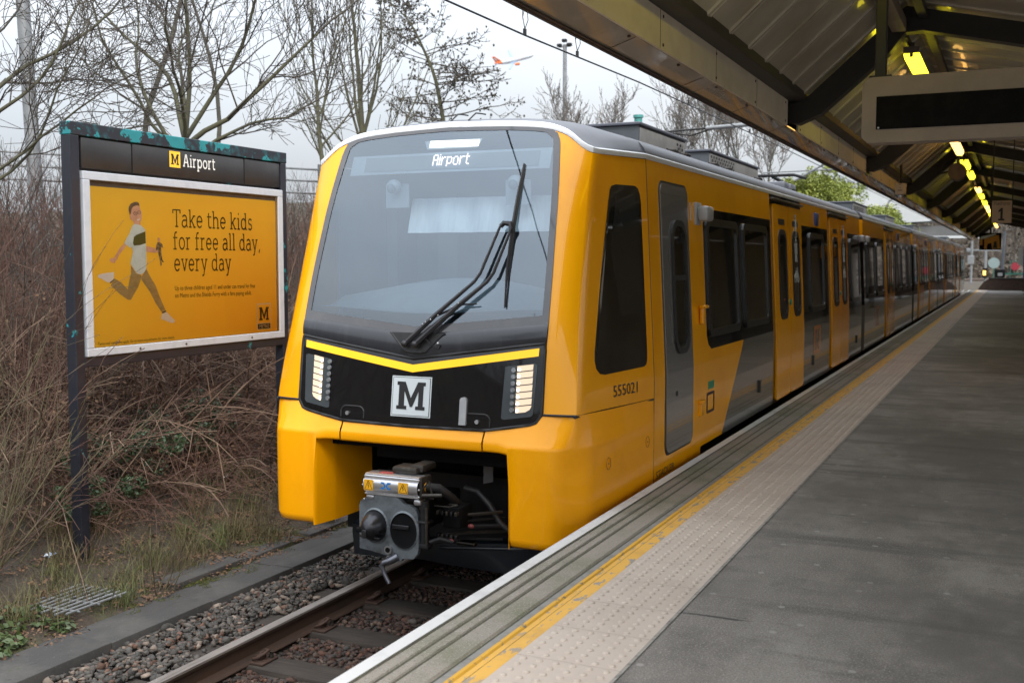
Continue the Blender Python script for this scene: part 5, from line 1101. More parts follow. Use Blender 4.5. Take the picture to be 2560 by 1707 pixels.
b = MB(); b.tube([(-1.22, 23, 3.44), (-1.36, 22.9, 3.40), (-1.38, 22.9, 3.5), (-1.26, 22.95, 3.62), (-1.15, 23, 3.7)], .02, 6); b.box(-1.09, -1.05, 22.95, 23.05, 3.58, 4.0); b.build('bracket', [can_dark], spk)
mon = thing('platform_monitor', 'hanging monitor showing an orange train picture near the platform end', 'monitor', (-.58, 30, 2.4))
b = MB(); b.box(-.83, -.32, 30, 30.3, 1.97, 2.40, 0, .01); b.build('monitor_casing', [blackmat], mon)
b = MB(); f_ = lambda u, v: Vector((-.82 + u*.49, 29.995, 1.975 + v*.415))
b.poly([f_(*p) for p in ((.02, .28), (.13, .28), (.13, .66), (.02, .60))], 0); b.poly([f_(*p) for p in ((.22, .04), (.34, .04), (.38, .36), (.55, .40), (.60, .04), (.98, .04), (.90, .90), (.22, .66))], 0)
b.poly([f_(*p) for p in ((.02, .62), (.2, .66), (.80, .92), (.72, .98), (.05, .80))], 1)
b.poly([Vector((-.82 + u*.49, 29.993, 1.975 + v*.415)) for u, v in ((.64, .1), (.84, .06), (.80, .5), (.68, .5))], 2); b.build('monitor_screen', [orange_d, alu_w, blk_p], mon)
b = MB(); b.box(-.60, -.55, 30.1, 30.15, 2.40, 4.05); b.build('hanger', [can_dark], mon)
# unseen rear wall of the platform, right, blocking light; near end left open
wl2 = thing('station_building', 'long pale rendered station wall along the back of the platform, unseen and shaped to block light', 'building', (3.8, 30, 0))
b = MB(); b.box(3.75, 4.0, 16, PY1, -1.2, 3.0); b.build('wall', [mat('render_wall', (0.24, 0.21, 0.17), 0.8, noise=((0.18, 0.155, 0.13), 1.5, 0.45, 0.7))], wl2)

# ================================================================== STATION SIGN WITH POSTER
SX = -6.6
sg_ = thing('station_sign', 'large navy framed station nameboard reading Airport with a yellow poster case', 'sign', (SX, 7.4, -.6))
sf = lambda y, z, o=0.0: Vector((SX + o, y, z))
for y in (6.085, 8.70):
    b = MB(); b.box(SX-.10, SX, y, y+.088, -.95, 2.632, 0, .006); b.build('post', [navy], sg_)
b = MB(); b.box(SX-.105, SX+.004, 6.08, 8.793, 2.632, 2.735, 0, .006); b.build('top_rail', [teal], sg_)
b = MB(); b.box(SX-.10, SX-.002, 6.174, 8.70, .825, .905, 0, .006); b.build('bottom_rail', [navy], sg_)
b = MB(); b.box(SX-.09, SX-.05, 6.174, 8.70, .905, 2.632, 0); b.build('back_panel', [navy], sg_)
hds = [(6.20, 6.728), (6.74, 8.15), (8.162, 8.695)]; hpan = None
for k, (y0, y1) in enumerate(hds):
    b = MB(); b.box(SX-.05, SX-.008, y0, y1, 2.385, 2.622, 0, .008); h_ = b.build('header_panel', [hdr], sg_, smooth=30)
    if k == 1: hpan = h_
b = MB(); b.poly([sf(y, z, -.006) for y, z in ((7.163, 2.468), (7.296, 2.468), (7.296, 2.606), (7.163, 2.606))], 0); m_letter(b, lambda u, v: sf(u, v, -.0045), 7.182, 2.492, .095, .09, 1); b.build('header_emblem', [poster, prn], hpan)
b = MB(); slab(b, 'Airport', .103, .425, lambda u, v, l: sf(7.328 + u, 2.486 + v, -.0055 + l), .095); b.build('header_text', [prn_w], hpan)
b = MB()
for y0, y1, z0, z1 in ((6.192, 8.712, 2.296, 2.362), (6.192, 8.712, .905, .970), (6.192, 6.262, .970, 2.296), (8.636, 8.712, .970, 2.296)): b.box(SX-.05, SX+.012, y0, y1, z0, z1, 0, .006)
for y in (6.75, 7.3, 8.2): b.cyl((SX+.012, y, .935), (SX+.016, y, .935), .010, 8, 1)
case = b.build('poster_case', [alu_w, rust], sg_)
b = MB(); b.poly([sf(y, z, -.026) for y, z in ((6.262, .97), (8.636, .97), (8.636, 2.296), (6.262, 2.296))]); b.build('case_backing', [pst_back], case)
b = MB(); b.poly([sf(y, z, -.022) for y, z in ((6.262, .972), (8.634, .972), (8.634, 2.252), (6.262, 2.252))]); pst = b.build('poster', [poster], sg_)
for k, (s_, y0, z0, wd) in enumerate((('Take the kids', 7.200, 1.957, 1.085), ('for free all day,', 7.202, 1.762, 1.20), ('every day', 7.206, 1.574, .76))):
    b = MB(); slab(b, s_, .150, wd, lambda u, v, l: sf(y0 + u, z0 + v, -.0205 + l), .072); b.build('poster_headline', [prn], pst)
for s_, y0, z0, wd, hh in (('Up to three children aged 11 and under can travel for free', 7.207, 1.407, 1.09, .058), ('on Metro and the Shields Ferry with a fare paying adult.', 7.207, 1.342, 1.035, .058), ('Terms and conditions apply. Go to nexus.org.uk/metro for more details.', 6.327, .987, .865, .036)):
    text_obj('poster_small_print', s_, hh, lambda u, v: sf(y0 + u, z0 + v, -.0205), prn, pst, width=wd)
b = MB(); b.poly([sf(y, z, -.0205) for y, z in ((8.320, .997), (8.532, .997), (8.532, 1.252), (8.320, 1.252))], 1); b.poly([sf(y, z, -.0195) for y, z in ((8.330, 1.062), (8.522, 1.062), (8.522, 1.243), (8.330, 1.243))], 0); b.poly([sf(y, z, -.0195) for y, z in ((8.330, 1.005), (8.522, 1.005), (8.522, 1.055), (8.330, 1.055))], 2)
m_letter(b, lambda u, v: sf(u, v, -.0185), 8.352, 1.088, .148, .128, 2); b.build('poster_emblem', [poster, prn_w, prn], pst)
text_obj('poster_small_print', 'METRO', .046, lambda u, v: sf(8.350 + u, 1.014 + v, -.0182), prn_w, pst, width=.15)
FIG = dict(
hair=[(6.691,2.079),(6.695,2.106),(6.715,2.131),(6.753,2.147),(6.786,2.151),(6.807,2.143),(6.814,2.120),(6.779,2.121),(6.741,2.109),(6.722,2.086),(6.717,2.056),(6.703,2.039)],
face=[(6.722,2.086),(6.746,2.111),(6.785,2.123),(6.814,2.120),(6.822,2.086),(6.832,2.081),(6.837,2.045),(6.832,2.004),(6.816,1.980),(6.785,1.969),(6.752,1.977),(6.731,1.994),(6.715,1.999),(6.706,2.016),(6.703,2.035),(6.717,2.056)],
neck=[(6.747,1.981),(6.818,1.984),(6.823,1.957),(6.784,1.953),(6.746,1.961)],
shirt=[(6.747,1.968),(6.823,1.960),(6.871,1.925),(6.877,1.868),(6.878,1.787),(6.879,1.657),(6.875,1.600),(6.848,1.564),(6.809,1.548),(6.770,1.557),(6.734,1.593),(6.697,1.637),(6.712,1.689),(6.728,1.737),(6.717,1.785),(6.705,1.767),(6.634,1.806),(6.662,1.848),(6.695,1.888),(6.724,1.945)],
stripe=[(6.743,1.861),(6.771,1.878),(6.873,1.909),(6.875,1.810),(6.812,1.794),(6.740,1.788),(6.730,1.809)],
arm_a=[(6.637,1.806),(6.660,1.792),(6.636,1.764),(6.583,1.720),(6.545,1.665),(6.519,1.674),(6.536,1.708),(6.585,1.767)],
hand_a=[(6.472,1.665),(6.483,1.682),(6.514,1.687),(6.540,1.679),(6.534,1.657),(6.523,1.641),(6.510,1.652),(6.504,1.642),(6.492,1.648),(6.486,1.655)],
arm_b=[(6.881,1.787),(6.933,1.780),(6.990,1.768),(7.024,1.773),(7.041,1.756),(7.023,1.736),(6.977,1.731),(6.921,1.735),(6.879,1.739)],
leg_a=[(6.702,1.625),(6.760,1.557),(6.812,1.546),(6.819,1.528),(6.778,1.447),(6.721,1.376),(6.692,1.341),(6.660,1.342),(6.572,1.392),(6.476,1.465),(6.519,1.520),(6.596,1.483),(6.660,1.426),(6.682,1.505),(6.700,1.553)],
leg_b=[(6.819,1.528),(6.875,1.599),(6.908,1.543),(6.979,1.452),(7.022,1.360),(7.093,1.232),(7.052,1.213),(6.974,1.303),(6.909,1.404),(6.855,1.462),(6.815,1.508)],
shoe_a=[(6.344,1.541),(6.357,1.553),(6.433,1.565),(6.516,1.572),(6.516,1.539),(6.508,1.512),(6.461,1.487),(6.430,1.494),(6.381,1.521),(6.346,1.530)],
shoe_b=[(7.040,1.209),(7.099,1.225),(7.144,1.188),(7.197,1.148),(7.193,1.127),(7.148,1.127),(7.084,1.151),(7.033,1.164)],
sock_a=[(6.466,1.491),(6.512,1.520),(6.519,1.512),(6.476,1.479)], sock_b=[(7.043,1.222),(7.093,1.236),(7.101,1.222),(7.057,1.209)],
toy_head=[(7.013,1.855),(7.027,1.863),(7.041,1.855),(7.043,1.831),(7.028,1.821),(7.015,1.830)],
toy=[(7.008,1.818),(7.037,1.824),(7.071,1.802),(7.079,1.773),(7.053,1.781),(7.057,1.724),(7.065,1.674),(7.087,1.653),(7.066,1.651),(7.049,1.670),(7.060,1.628),(7.042,1.618),(7.037,1.657),(7.024,1.707),(7.014,1.756),(6.989,1.748),(6.996,1.789)])
b = MB(); lay = dict(leg_b=(0, 5), leg_a=(1, 5), sock_a=(1, 8), sock_b=(1, 8), shoe_a=(2, 7), shoe_b=(2, 7), neck=(1, 0), arm_b=(1, 0), toy=(2, 6), toy_head=(3, 0), arm_a=(1, 0), hand_a=(2, 0), shirt=(3, 1), stripe=(4, 2), face=(4, 0), hair=(5, 3))
for nm, pts in FIG.items():
    l, mi = lay[nm]; b.poly([sf(y, z, -.0208 + l*.0004) for y, z in pts], mi)
for cy, cz_ in ((6.763, 2.055), (6.806, 2.064)):
    ring_ = [(cy + .019*math.cos(t), cz_ + .015*math.sin(t)) for t in np.linspace(0, 2*math.pi, 13)]
    for p, q in zip(ring_, ring_[1:]): b.tube([sf(*p, -.0185), sf(*q, -.0185)], .0018, 4, 4)
b.poly([sf(y, z, -.0186) for y, z in ((6.775, 2.003), (6.800, 2.008), (6.818, 2.016), (6.812, 2.003), (6.795, 1.996))], 7)
for y, z in ((6.763, 2.056), (6.806, 2.065)): b.poly([sf(y + .006*math.cos(t), z + .005*math.sin(t), -.0186) for t in np.linspace(0, 6.28, 8)[:-1]], 4)
b.build('poster_picture', [skin, shirt_m, olive, hair_m, prn, khaki, camo, prn_w, prn], pst)
pg_ = MB(); pg_.poly([sf(y, z, .002) for y, z in ((6.262, .97), (8.636, .97), (8.636, 2.296), (6.262, 2.296))])
mg = bpy.data.materials.new('case_glass'); mg.use_nodes = True; t = mg.node_tree; t.nodes.clear()
o_ = t.nodes.new('ShaderNodeOutputMaterial'); g1 = t.nodes.new('ShaderNodeBsdfGlossy'); g1.inputs['Roughness'].default_value = .03; t1 = t.nodes.new('ShaderNodeBsdfTransparent'); m1 = t.nodes.new('ShaderNodeMixShader'); f1 = t.nodes.new('ShaderNodeFresnel'); f1.inputs[0].default_value = 1.3
t.links.new(f1.outputs[0], m1.inputs[0]); t.links.new(t1.outputs[0], m1.inputs[1]); t.links.new(g1.outputs[0], m1.inputs[2]); t.links.new(m1.outputs[0], o_.inputs[0])
pg_.build('case_glazing', [mg], case, fix=False)

# ================================================================== VEGETATION
def bpath(p, d, L, n, wob, up, rs):
    P = [np.array(p, float)]; d = np.array(d, float); d /= np.linalg.norm(d)
    for _ in range(n):
        d = d + rs.normal(0, wob, 3) + np.array([0, 0, up]); d /= np.linalg.norm(d); P.append(P[-1] + d*L/n)
    return np.array(P), d
def grow(p, d, L, r, lev, out, rs, cfg):
    n = cfg['seg'][min(lev, len(cfg['seg'])-1)]
    P, dl = bpath(p, d, L, n, cfg['wob'], cfg['up'], rs)
    taper = cfg.get('taper', .45); rad = np.linspace(r, max(r*taper, cfg['rmin']), n+1); out.append((P, rad, lev))
    if lev >= cfg['lev']: return
    k = cfg['kids'][min(lev, len(cfg['kids'])-1)]; st = cfg['start'][min(lev, len(cfg['start'])-1)]
    for i in range(k):
        t = st + (1-st)*(i + rs.uniform(.2, .8))/k; f_ = t*n; i0 = min(int(f_), n-1); q = P[i0] + (P[i0+1]-P[i0])*(f_-i0)
        dd = P[i0+1]-P[i0]; dd /= np.linalg.norm(dd); ang = rs.uniform(*cfg['ang'][min(lev, len(cfg['ang'])-1)]); az = rs.uniform(0, 6.283)
        h = np.array([0, 0, 1.]) if abs(dd[2]) < .9 else np.array([1., 0, 0]); u = np.cross(dd, h); u /= np.linalg.norm(u); v = np.cross(dd, u)
        nd = dd*math.cos(ang) + (u*math.cos(az) + v*math.sin(az))*math.sin(ang)
        rr0 = np.interp(t, np.linspace(0, 1, n+1), rad)
        grow(q, nd, L*rs.uniform(*cfg['len'][min(lev, len(cfg['len'])-1)])*(1.15 - .45*t), max(rr0*cfg['rk'], cfg['rmin']), lev+1, out, rs, cfg)
    if lev > 0 or cfg.get('lead', True):
        if lev + 1 <= cfg['lev']: grow(P[-1], dl, L*.55, rad[-1], lev+1, out, rs, cfg)
def tree(name, label, base, cfg, seed, m_trunk, m_crown, group=None, limbs=None, L=1.5, r=.1, d=(0, 0, 1), cones=None):
    rs = np.random.default_rng(seed); t = thing(name, label, 'tree', base, group); br = []
    P, dl = bpath(base, d, L, 5, .05, .02, rs); trunk_br = [(P, np.linspace(r, r*.8, 6))]
    if limbs:
        for (dx, dy, dz, ln, rk, tt) in limbs:
            q = P[0] + (P[-1]-P[0])*tt; grow(q, (dx, dy, dz), ln, r*rk, 1, br, rs, cfg)
    else: grow(P[-1], dl, L*cfg.get('l0', 1.6), r*.8, 0, br, rs, cfg)
    big = [(p, q) for p, q, l in br if l <= 1]; small = [(p, q) for p, q, l in br if l > 1]
    V, F = tubes_np(trunk_br + big, 7); mesh_np('trunk', V, F, [m_trunk], t, smooth=180)
    if small:
        V, F = tubes_np(small, 4); c = mesh_np('crown', V, F, [m_crown], t, smooth=180)
    if cones:
        Vs, Fs, b_ = [], [], 0; tips = [p[-1] for p, q in small]; sc = cones
        for p in tips:
            for _ in range(rs.integers(1, 4)):
                Vs.append(IV[:]*np.array([1, 1, 1.5])*rs.uniform(.5, 1)*sc + p + rs.normal(0, sc*2.2, 3)); Fs.append(IF + b_); b_ += len(IV)
        mesh_np('cones', np.concatenate(Vs), np.concatenate(Fs), [twig], t)
    return t
CF1 = dict(seg=[6, 7, 5, 4, 3], wob=.14, up=.05, lev=4, kids=[5, 6, 5, 4], start=[.3, .18, .15, .15], ang=[(.5, .9), (.45, 1.0), (.4, 1.0), (.4, 1.0)], len=[(.5, .8), (.42, .7), (.42, .7), (.4, .7)], rk=.50, rmin=.0036)
tree('bare_tree', 'big bare spreading tree whose limbs fan out behind the station sign', (-10.1, 11.1, 1.4), CF1, 11, bark_g, twig, 'bare trees on the bank', L=1.9, r=.062, d=(.02, .02, 1),
     limbs=[(-.5, .1, .9, 2.6, .62, 1.0), (.70, .50, .75, 2.4, .62, .95), (.1, .0, 1, 2.5, .6, 1.0), (.45, .3, .9, 2.5, .55, 1.0), (-.75, -.35, .55, 2.4, .5, .93), (.7, .4, .62, 1.8, .45, .85), (-.2, .4, 1, 2.2, .5, 1.0), (.3, -.4, .9, 2.0, .45, .97), (-.9, -.1, .7, 2.2, .45, .9)])
tree('bare_tree', 'bare tree cut by the left picture edge, its low branches crossing the leaning pole', (-10.05, 7.95, 1.0), CF1, 5, bark_g, twig, 'bare trees on the bank', L=2.2, r=.05, d=(0, 0, 1),
     limbs=[(.6, .55, .7, 2.0, .55, 1), (0, 0, 1, 2.2, .7, 1), (.5, .3, .9, 1.8, .5, .85), (-.4, .3, .9, 1.8, .5, .9), (.75, .6, .3, 1.6, .4, .7), (.7, .65, .5, 1.8, .4, .6)])
tree('bare_tree', 'thin slim-stemmed bare tree between the leaning pole and the big spreading tree', (-13.0, 12.9, 1.7), dict(CF1, kids=[5, 6, 5, 4], lev=3), 21, bark, twig, 'bare trees on the bank', L=2.4, r=.055, d=(.1, .08, 1))
tree('bare_tree', 'second thin bare tree behind the top left corner of the sign', (-12.6, 15.0, 1.7), dict(CF1, kids=[5, 6, 5, 4], lev=3), 22, bark, twig, 'bare trees on the bank', L=2.4, r=.05, d=(-.05, .05, 1))
CF2 = dict(seg=[6, 6, 5, 3], wob=.05, up=.12, lev=3, kids=[9, 5, 4], start=[.15, .2, .2], ang=[(.35, .8), (.3, .8), (.3, .9)], len=[(.6, 1.0), (.35, .6), (.25, .45)], rk=.5, rmin=.0055, l0=1.15)
tree('bare_tree', 'young bare tree with straight upright whips left of the leaning alder', (-10.89, 16.78, 1.6), CF2, 31, bark_g, mat('twig_olive', (0.085, 0.08, 0.05), 0.9, noise=((0.06, 0.055, 0.04), 2, 0.45, 0.7)), 'bare trees on the bank', L=2.4, r=.075,
     limbs=[(.02, .0, 1, 2.4, .75, 1), (-.16, 0, 1, 1.9, .42, 1), (.14, .1, 1, 1.9, .42, .98), (.3, .1, 1, 1.9, .40, .96), (-.3, -.2, 1, 1.7, .38, .9), (.65, .45, .8, 2.0, .40, .62), (-.75, -.3, .8, 1.9, .36, .55), (.55, .5, .75, 1.6, .34, .42), (-.6, -.5, .8, 2.0, .36, .36), (.75, .4, .55, 1.2, .3, .75), (-.7, -.35, .6, 1.2, .3, .78)])
def alder(label, P, nb, Lmax, seed, r0, cone):
    rs = np.random.default_rng(seed); P = np.array(P, float); t = thing('alder_tree', label, 'tree', tuple(P[0]), 'bare trees on the bank')
    k = len(P); tt = np.linspace(0, 1, k); fine = np.linspace(0, 1, 22); T = np.stack([np.interp(fine, tt, P[:, i]) for i in range(3)], -1); T[1:-1] = (T[:-2] + 2*T[1:-1] + T[2:])/4
    big = [(T, np.linspace(r0, .008, 22))]; small = []; cv = []; cf = []; b_ = 0
    for i in range(nb):
        f_ = .22 + .78*(i + rs.uniform(0, 1))/nb; q = np.array([np.interp(f_, fine, T[:, j]) for j in range(3)]); az = rs.uniform(0, 6.283); L = Lmax*(1.05 - f_)**.8*rs.uniform(.65, 1.1) + .12
        d = np.array([math.cos(az), math.sin(az), rs.uniform(-.1, .35)]); B, _ = bpath(q, d, L, 7, .10, .035, rs); small.append((B, np.linspace(.30*r0*(1.15-f_), .006, 8)))
        for j in range(int(5 + 7*(1-f_))):
            u = rs.uniform(.2, 1.0)*6.99; i0 = int(u); p = B[i0] + (B[i0+1]-B[i0])*(u-i0); dd = d + rs.normal(0, .6, 3); C_, _ = bpath(p, dd, L*rs.uniform(.12, .32), 3, .25, .05, rs); small.append((C_, np.array([.008, .007, .006, .005])))
            for _q in range(rs.integers(1, 4)):
                c = C_[rs.integers(1, 4)] + rs.normal(0, .045, 3); cv.append(IV*np.array([1, 1, 1.4])*rs.uniform(.5, 1)*cone + c); cf.append(IF + b_); b_ += len(IV)
            for _q in range(2):
                d2 = dd + rs.normal(0, .8, 3); E_2, _ = bpath(C_[2], d2, L*.10, 2, .2, 0, rs); small.append((E_2, np.array([.006, .005, .005])))
    V, F = tubes_np(big, 8); mesh_np('trunk', V, F, [bark_g], t, smooth=180); V, F = tubes_np(small, 4); mesh_np('crown', V, F, [twig], t, smooth=180)
    mesh_np('cones', np.concatenate(cv), np.concatenate(cf), [twig], t)
alder('leaning conical alder dotted with small dark cones above the cab roof', [(-11.75, 22.2, 1.2), (-11.9, 22.1, 3.0), (-12.05, 22.05, 4.8), (-12.25, 21.95, 6.0), (-12.75, 21.7, 7.2), (-13.3, 21.45, 7.7)], 85, 2.6, 43, .085, .027)
alder('small cone-dotted alder just right of the leaning one', [(-10.3, 23.0, 1.2), (-10.2, 23.0, 3.0), (-10.05, 23.05, 4.9)], 40, 1.7, 44, .05, .032)
tree('bare_tree', 'slender bare tree between the big spreading tree and the upright young tree', (-9.6, 14.2, 1.4), dict(CF2, kids=[10, 6, 4]), 47, bark_g, twig, 'bare trees on the bank', L=1.7, r=.05, d=(-.05, .05, 1))
CF4 = dict(CF1, kids=[5, 5, 4, 3], lev=4, rmin=.0085, up=.13, ang=[(.25, .6), (.3, .7), (.4, .9), (.4, 1.0)])
for k, (x, y, L, r_, lab, sd_) in enumerate(((-14.6, 37, 1.75, .05, 'low bare shrub tree left of the floodlight mast', 1), (-13.6, 39, 1.75, .05, 'low bare shrub tree right of the floodlight mast', 2), (-12.4, 40, 1.9, .06, 'bare shrub tree behind the teal insulator', 3), (-10.0, 38.8, 2.1, .085, 'tall misty bare tree above the second roof unit', 4), (-9.0, 40.5, 2.0, .08, 'bare tree between the roof units and the evergreen', 5), (-8.3, 39, 1.6, .07, 'smaller bare tree leaning over the evergreen', 6), (-10.9, 43, 2.0, .08, 'pale bare tree farthest back behind the roof units', 7), (-15.6, 36, 1.6, .05, 'low bare shrub tree above the cab roof by the alder', 8))):
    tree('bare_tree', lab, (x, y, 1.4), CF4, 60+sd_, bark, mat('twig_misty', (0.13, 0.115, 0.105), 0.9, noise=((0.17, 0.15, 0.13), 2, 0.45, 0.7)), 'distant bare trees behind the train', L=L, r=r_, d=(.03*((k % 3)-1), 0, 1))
# trees and bank behind the camera, seen only in reflections
for k, (x, y, lab) in enumerate(((-9.5, -14, 'bare tree behind the camera, mirrored in the light panel'), (-12, -22, 'bare tree far behind the camera on the bank'))):
    tree('bare_tree', lab, (x, y, 1.2), CF4, 80+k, bark, twig, 'bare trees on the bank', L=2.4, r=.12)
# leaves: quads scattered through clumps
def leaf_cloud(centres, n, size, rs, flat=.0, up=.3):
    C = np.asarray(centres, float); idx = rs.integers(0, len(C), n); rad = C[idx, 3:6]
    d = rs.normal(0, 1, (n, 3)); d /= np.linalg.norm(d, axis=1)[:, None]; p = C[idx, :3] + d * rad * (rs.uniform(.35, 1.0, (n, 1)) ** .5)
    nrm = rs.normal(0, 1, (n, 3)) + d*.8 + np.array([0, 0, up]); nrm /= np.linalg.norm(nrm, axis=1)[:, None]
    h = rs.normal(0, 1, (n, 3)); u = np.cross(nrm, h); u /= np.linalg.norm(u, axis=1)[:, None]; v = np.cross(nrm, u); s = size*rs.uniform(.6, 1.3, (n, 1))
    V = np.stack([p - u*s, p + v*s*.55 + nrm*s*.15, p + u*s, p - v*s*.55 + nrm*s*.15], 1).reshape(-1, 3); F = np.arange(n*4).reshape(-1, 4); return V, F
rs = np.random.default_rng(90)
ev = thing('evergreen_tree', 'rounded yellow green evergreen tree beyond the train roof', 'tree', (-6.6, 42, 0))
cl = []
for _ in range(140):
    a, e = rs.uniform(0, 6.28), rs.uniform(-.2, 1.45); q = np.array([math.cos(a)*math.cos(e), math.sin(a)*math.cos(e), math.sin(e)])*rs.uniform(.5, 1.0)
    cl.append((-6.95 + q[0]*3.6, 42 + q[1]*2.6, 2.1 + q[2]*2.95, rs.uniform(.3, .7), rs.uniform(.3, .7), rs.uniform(.25, .55)))
V, F = leaf_cloud(cl, 72000, .05, rs); mesh_np('crown', V, F, [leaf_y], ev)
b = MB(); b.tube([(-6.6, 42, -.5), (-6.65, 42, 1.5), (-6.7, 42, 3.0)], [.2, .16, .08], 8)
for k in range(8): a = k*.8; b.tube([(-6.65, 42, 1.2+.15*k), (-6.65+1.3*math.cos(a), 42+1.1*math.sin(a), 2.3+.2*k)], [.07, .02], 5)
b.build('trunk', [bark], ev)
# thickets
def arcs(n, region, L, lift, rr0, rs, sag=.9, twigs=3, dirx=None, seg=7):
    out = []
    for _ in range(n):
        x, y = region(rs); z = float(gz(x, y)) - .02; a = rs.uniform(0, 6.28); l = rs.uniform(*L)
        d = np.array([math.cos(a), math.sin(a), 0])*rs.uniform(.3, 1.0); d[2] = lift*rs.uniform(.6, 1.3)
        if dirx is not None: d[:2] += np.array(dirx)
        d /= np.linalg.norm(d); P = [np.array([x, y, z])]; g = sag*rs.uniform(.4, 1.3)
        for i in range(seg):
            d = d + np.array([0, 0, -g/seg]) + rs.normal(0, .07, 3); d /= np.linalg.norm(d); q = P[-1] + d*l/seg
            gg = float(np.interp(q[0], GX, GZ)); q[2] = max(q[2], gg + .015); P.append(q)
        P = np.array(P); r_ = rr0*rs.uniform(.6, 1.3); out.append((P, np.linspace(r_, r_*.4, seg+1)))
        for _t in range(twigs):
            i = rs.integers(1, seg); dd = P[i+1 if i < seg else i] - P[i-1]; dd = dd/np.linalg.norm(dd) + rs.normal(0, .6, 3); dd /= np.linalg.norm(dd); ll = l*rs.uniform(.1, .28)
            out.append((np.array([P[i], P[i] + dd*ll*.5 + rs.normal(0, .01, 3), P[i] + dd*ll + np.array([0, 0, -.03])]), np.array([r_*.5, r_*.4, r_*.3])))
    return out
def stuff(name, br, m, n=3):
    V, F = tubes_np(br, n); return tag(mesh_np(name, V, F, [m], smooth=180), kind='stuff')
rs = np.random.default_rng(101)
reg = lambda x0, x1, y0, y1: (lambda r_: (r_.uniform(x0, x1), r_.uniform(y0, y1)))
stuff('bramble_thicket', arcs(2300, reg(-9.6, -7.0, 5.8, 16), (.8, 1.9), .9, .0055, rs, 1.5, 3), twig_b)
stuff('bramble_canes', arcs(260, reg(-8.6, -6.9, 5.6, 13), (1.0, 2.2), .9, .010, rs, 1.3, 4), mat('cane_pale', (0.17, 0.115, 0.078), 0.85, noise=((0.09, 0.05, 0.035), 2.5, 0.42, 0.66)), 5)
stuff('dead_bramble', arcs(1500, reg(-9.0, -6.75, 6.4, 12), (.5, 1.3), .55, .0045, rs, 1.3, 3), twig_r)
stuff('red_shrub_thicket', arcs(2600, reg(-12.5, -8.2, 5.5, 19), (.9, 1.9), 1.6, .0055, rs, .35, 5), twig_r)
stuff('brown_shrub_thicket', arcs(1500, reg(-13.5, -8.0, 6, 24), (1.0, 2.0), 1.8, .006, rs, .3, 5), twig)
stuff('far_scrub', arcs(1100, reg(-16, -8, 22, 60), (1.4, 2.6), 1.8, .014, rs, .4, 4), twig_r)
stuff('bank_scrub', arcs(900, reg(-14, -7.5, -40, 4), (1.0, 2.2), 1.6, .01, rs, .5, 3), twig_b)
far = []
for _ in range(2600):
    x, y = rs.uniform(-40, 60), rs.uniform(128, 180); z = float(gz(x, y)); h = rs.uniform(1.5, 4.5); far.append((np.array([[x, y, z-.3], [x + rs.normal(0, .4), y, z+h*.5], [x + rs.normal(0, .9), y, z+h]]), np.array([.10, .07, .03])))
stuff('far_bank_scrub', far, mat('scrub_far', (0.075, 0.06, 0.048), 0.95, noise=((0.045, 0.036, 0.03), .3, 0.4, 0.7)))
cl = [(x, y, float(gz(x, y)) + .5, 2.2, 1.5, 1.1) for x, y in ((rs.uniform(-40, 60), rs.uniform(122, 178)) for _ in range(700))]
V, F = leaf_cloud(cl, 26000, .34, rs); tag(mesh_np('far_bank_brush', V, F, [mat('brush_far', (0.055, 0.043, 0.034), 0.95, noise=((0.10, 0.078, 0.055), .25, 0.42, 0.66))]), kind='stuff')
# dead leaves still hanging in the thicket and lying on the verge
cl = [(rs.uniform(-9.2, -7.0), rs.uniform(6, 13), 0, .25, .25, .3) for _ in range(120)]; cl = [(x, y, float(gz(x, y)) + rs.uniform(.1, .8), a, b_, c) for x, y, z, a, b_, c in cl]
V, F = leaf_cloud(cl, 5200, .022, rs); tag(mesh_np('dead_leaves', V, F, [leaf_br]), kind='stuff')
cl = [(x, y, float(gz(x, y)) + .01, .16, .16, .012) for x, y in ((rs.uniform(-7.1, -5.75), rs.uniform(4.6, 11)) for _ in range(260))]
V, F = leaf_cloud(cl, 15000, .014, rs, up=2.5); tag(mesh_np('leaf_litter', V, F, [leaf_br]), kind='stuff')
def blades(n, region, h0, h1, w_, rs, lean=.5):
    Vs = []
    for _ in range(n):
        x, y = region(rs); z = float(gz(x, y)); h = rs.uniform(h0, h1); a = rs.uniform(0, 6.28); d = np.array([math.cos(a), math.sin(a), 0]); s = np.array([-d[1], d[0], 0])*w_*rs.uniform(.6, 1.2); l = rs.uniform(.1, lean)
        p0 = np.array([x, y, z-.01]); p1 = p0 + d*h*l*.4 + np.array([0, 0, h*.6]); p2 = p0 + d*h*l*1.2 + np.array([0, 0, h])
        Vs.append(np.array([p0-s, p0+s, p1+s*.8, p1-s*.8])); Vs.append(np.array([p1-s*.8, p1+s*.8, p2+s*.15, p2-s*.15]))
    V = np.concatenate(Vs); return V, np.arange(len(V)).reshape(-1, 4)
cent = [(rs.uniform(-7.3, -5.85), rs.uniform(5.0, 11)) for _ in range(110)]
def tuft(r_): c = cent[r_.integers(len(cent))]; return c[0] + r_.normal(0, .07), c[1] + r_.normal(0, .07)
V, F = blades(6500, tuft, .05, .24, .0028, rs, .9); tag(mesh_np('grass', V, F, [grass_m]), kind='stuff')
cl = []
for k in range(60):
    x, y = (rs.uniform(-6.6, -5.72), rs.uniform(4.9, 9.8))
    for q in range(5): xx, yy = x + rs.normal(0, .07), y + rs.normal(0, .10); cl.append((xx, yy, max(float(gz(xx, yy)), -.872 if xx > -5.8 else -9) + .003, rs.uniform(.03, .07), rs.uniform(.03, .09), .006))
V, F = leaf_cloud(cl, 16000, .006, rs, up=1.2); tag(mesh_np('moss_patches', V, F, [moss_m]), kind='stuff')
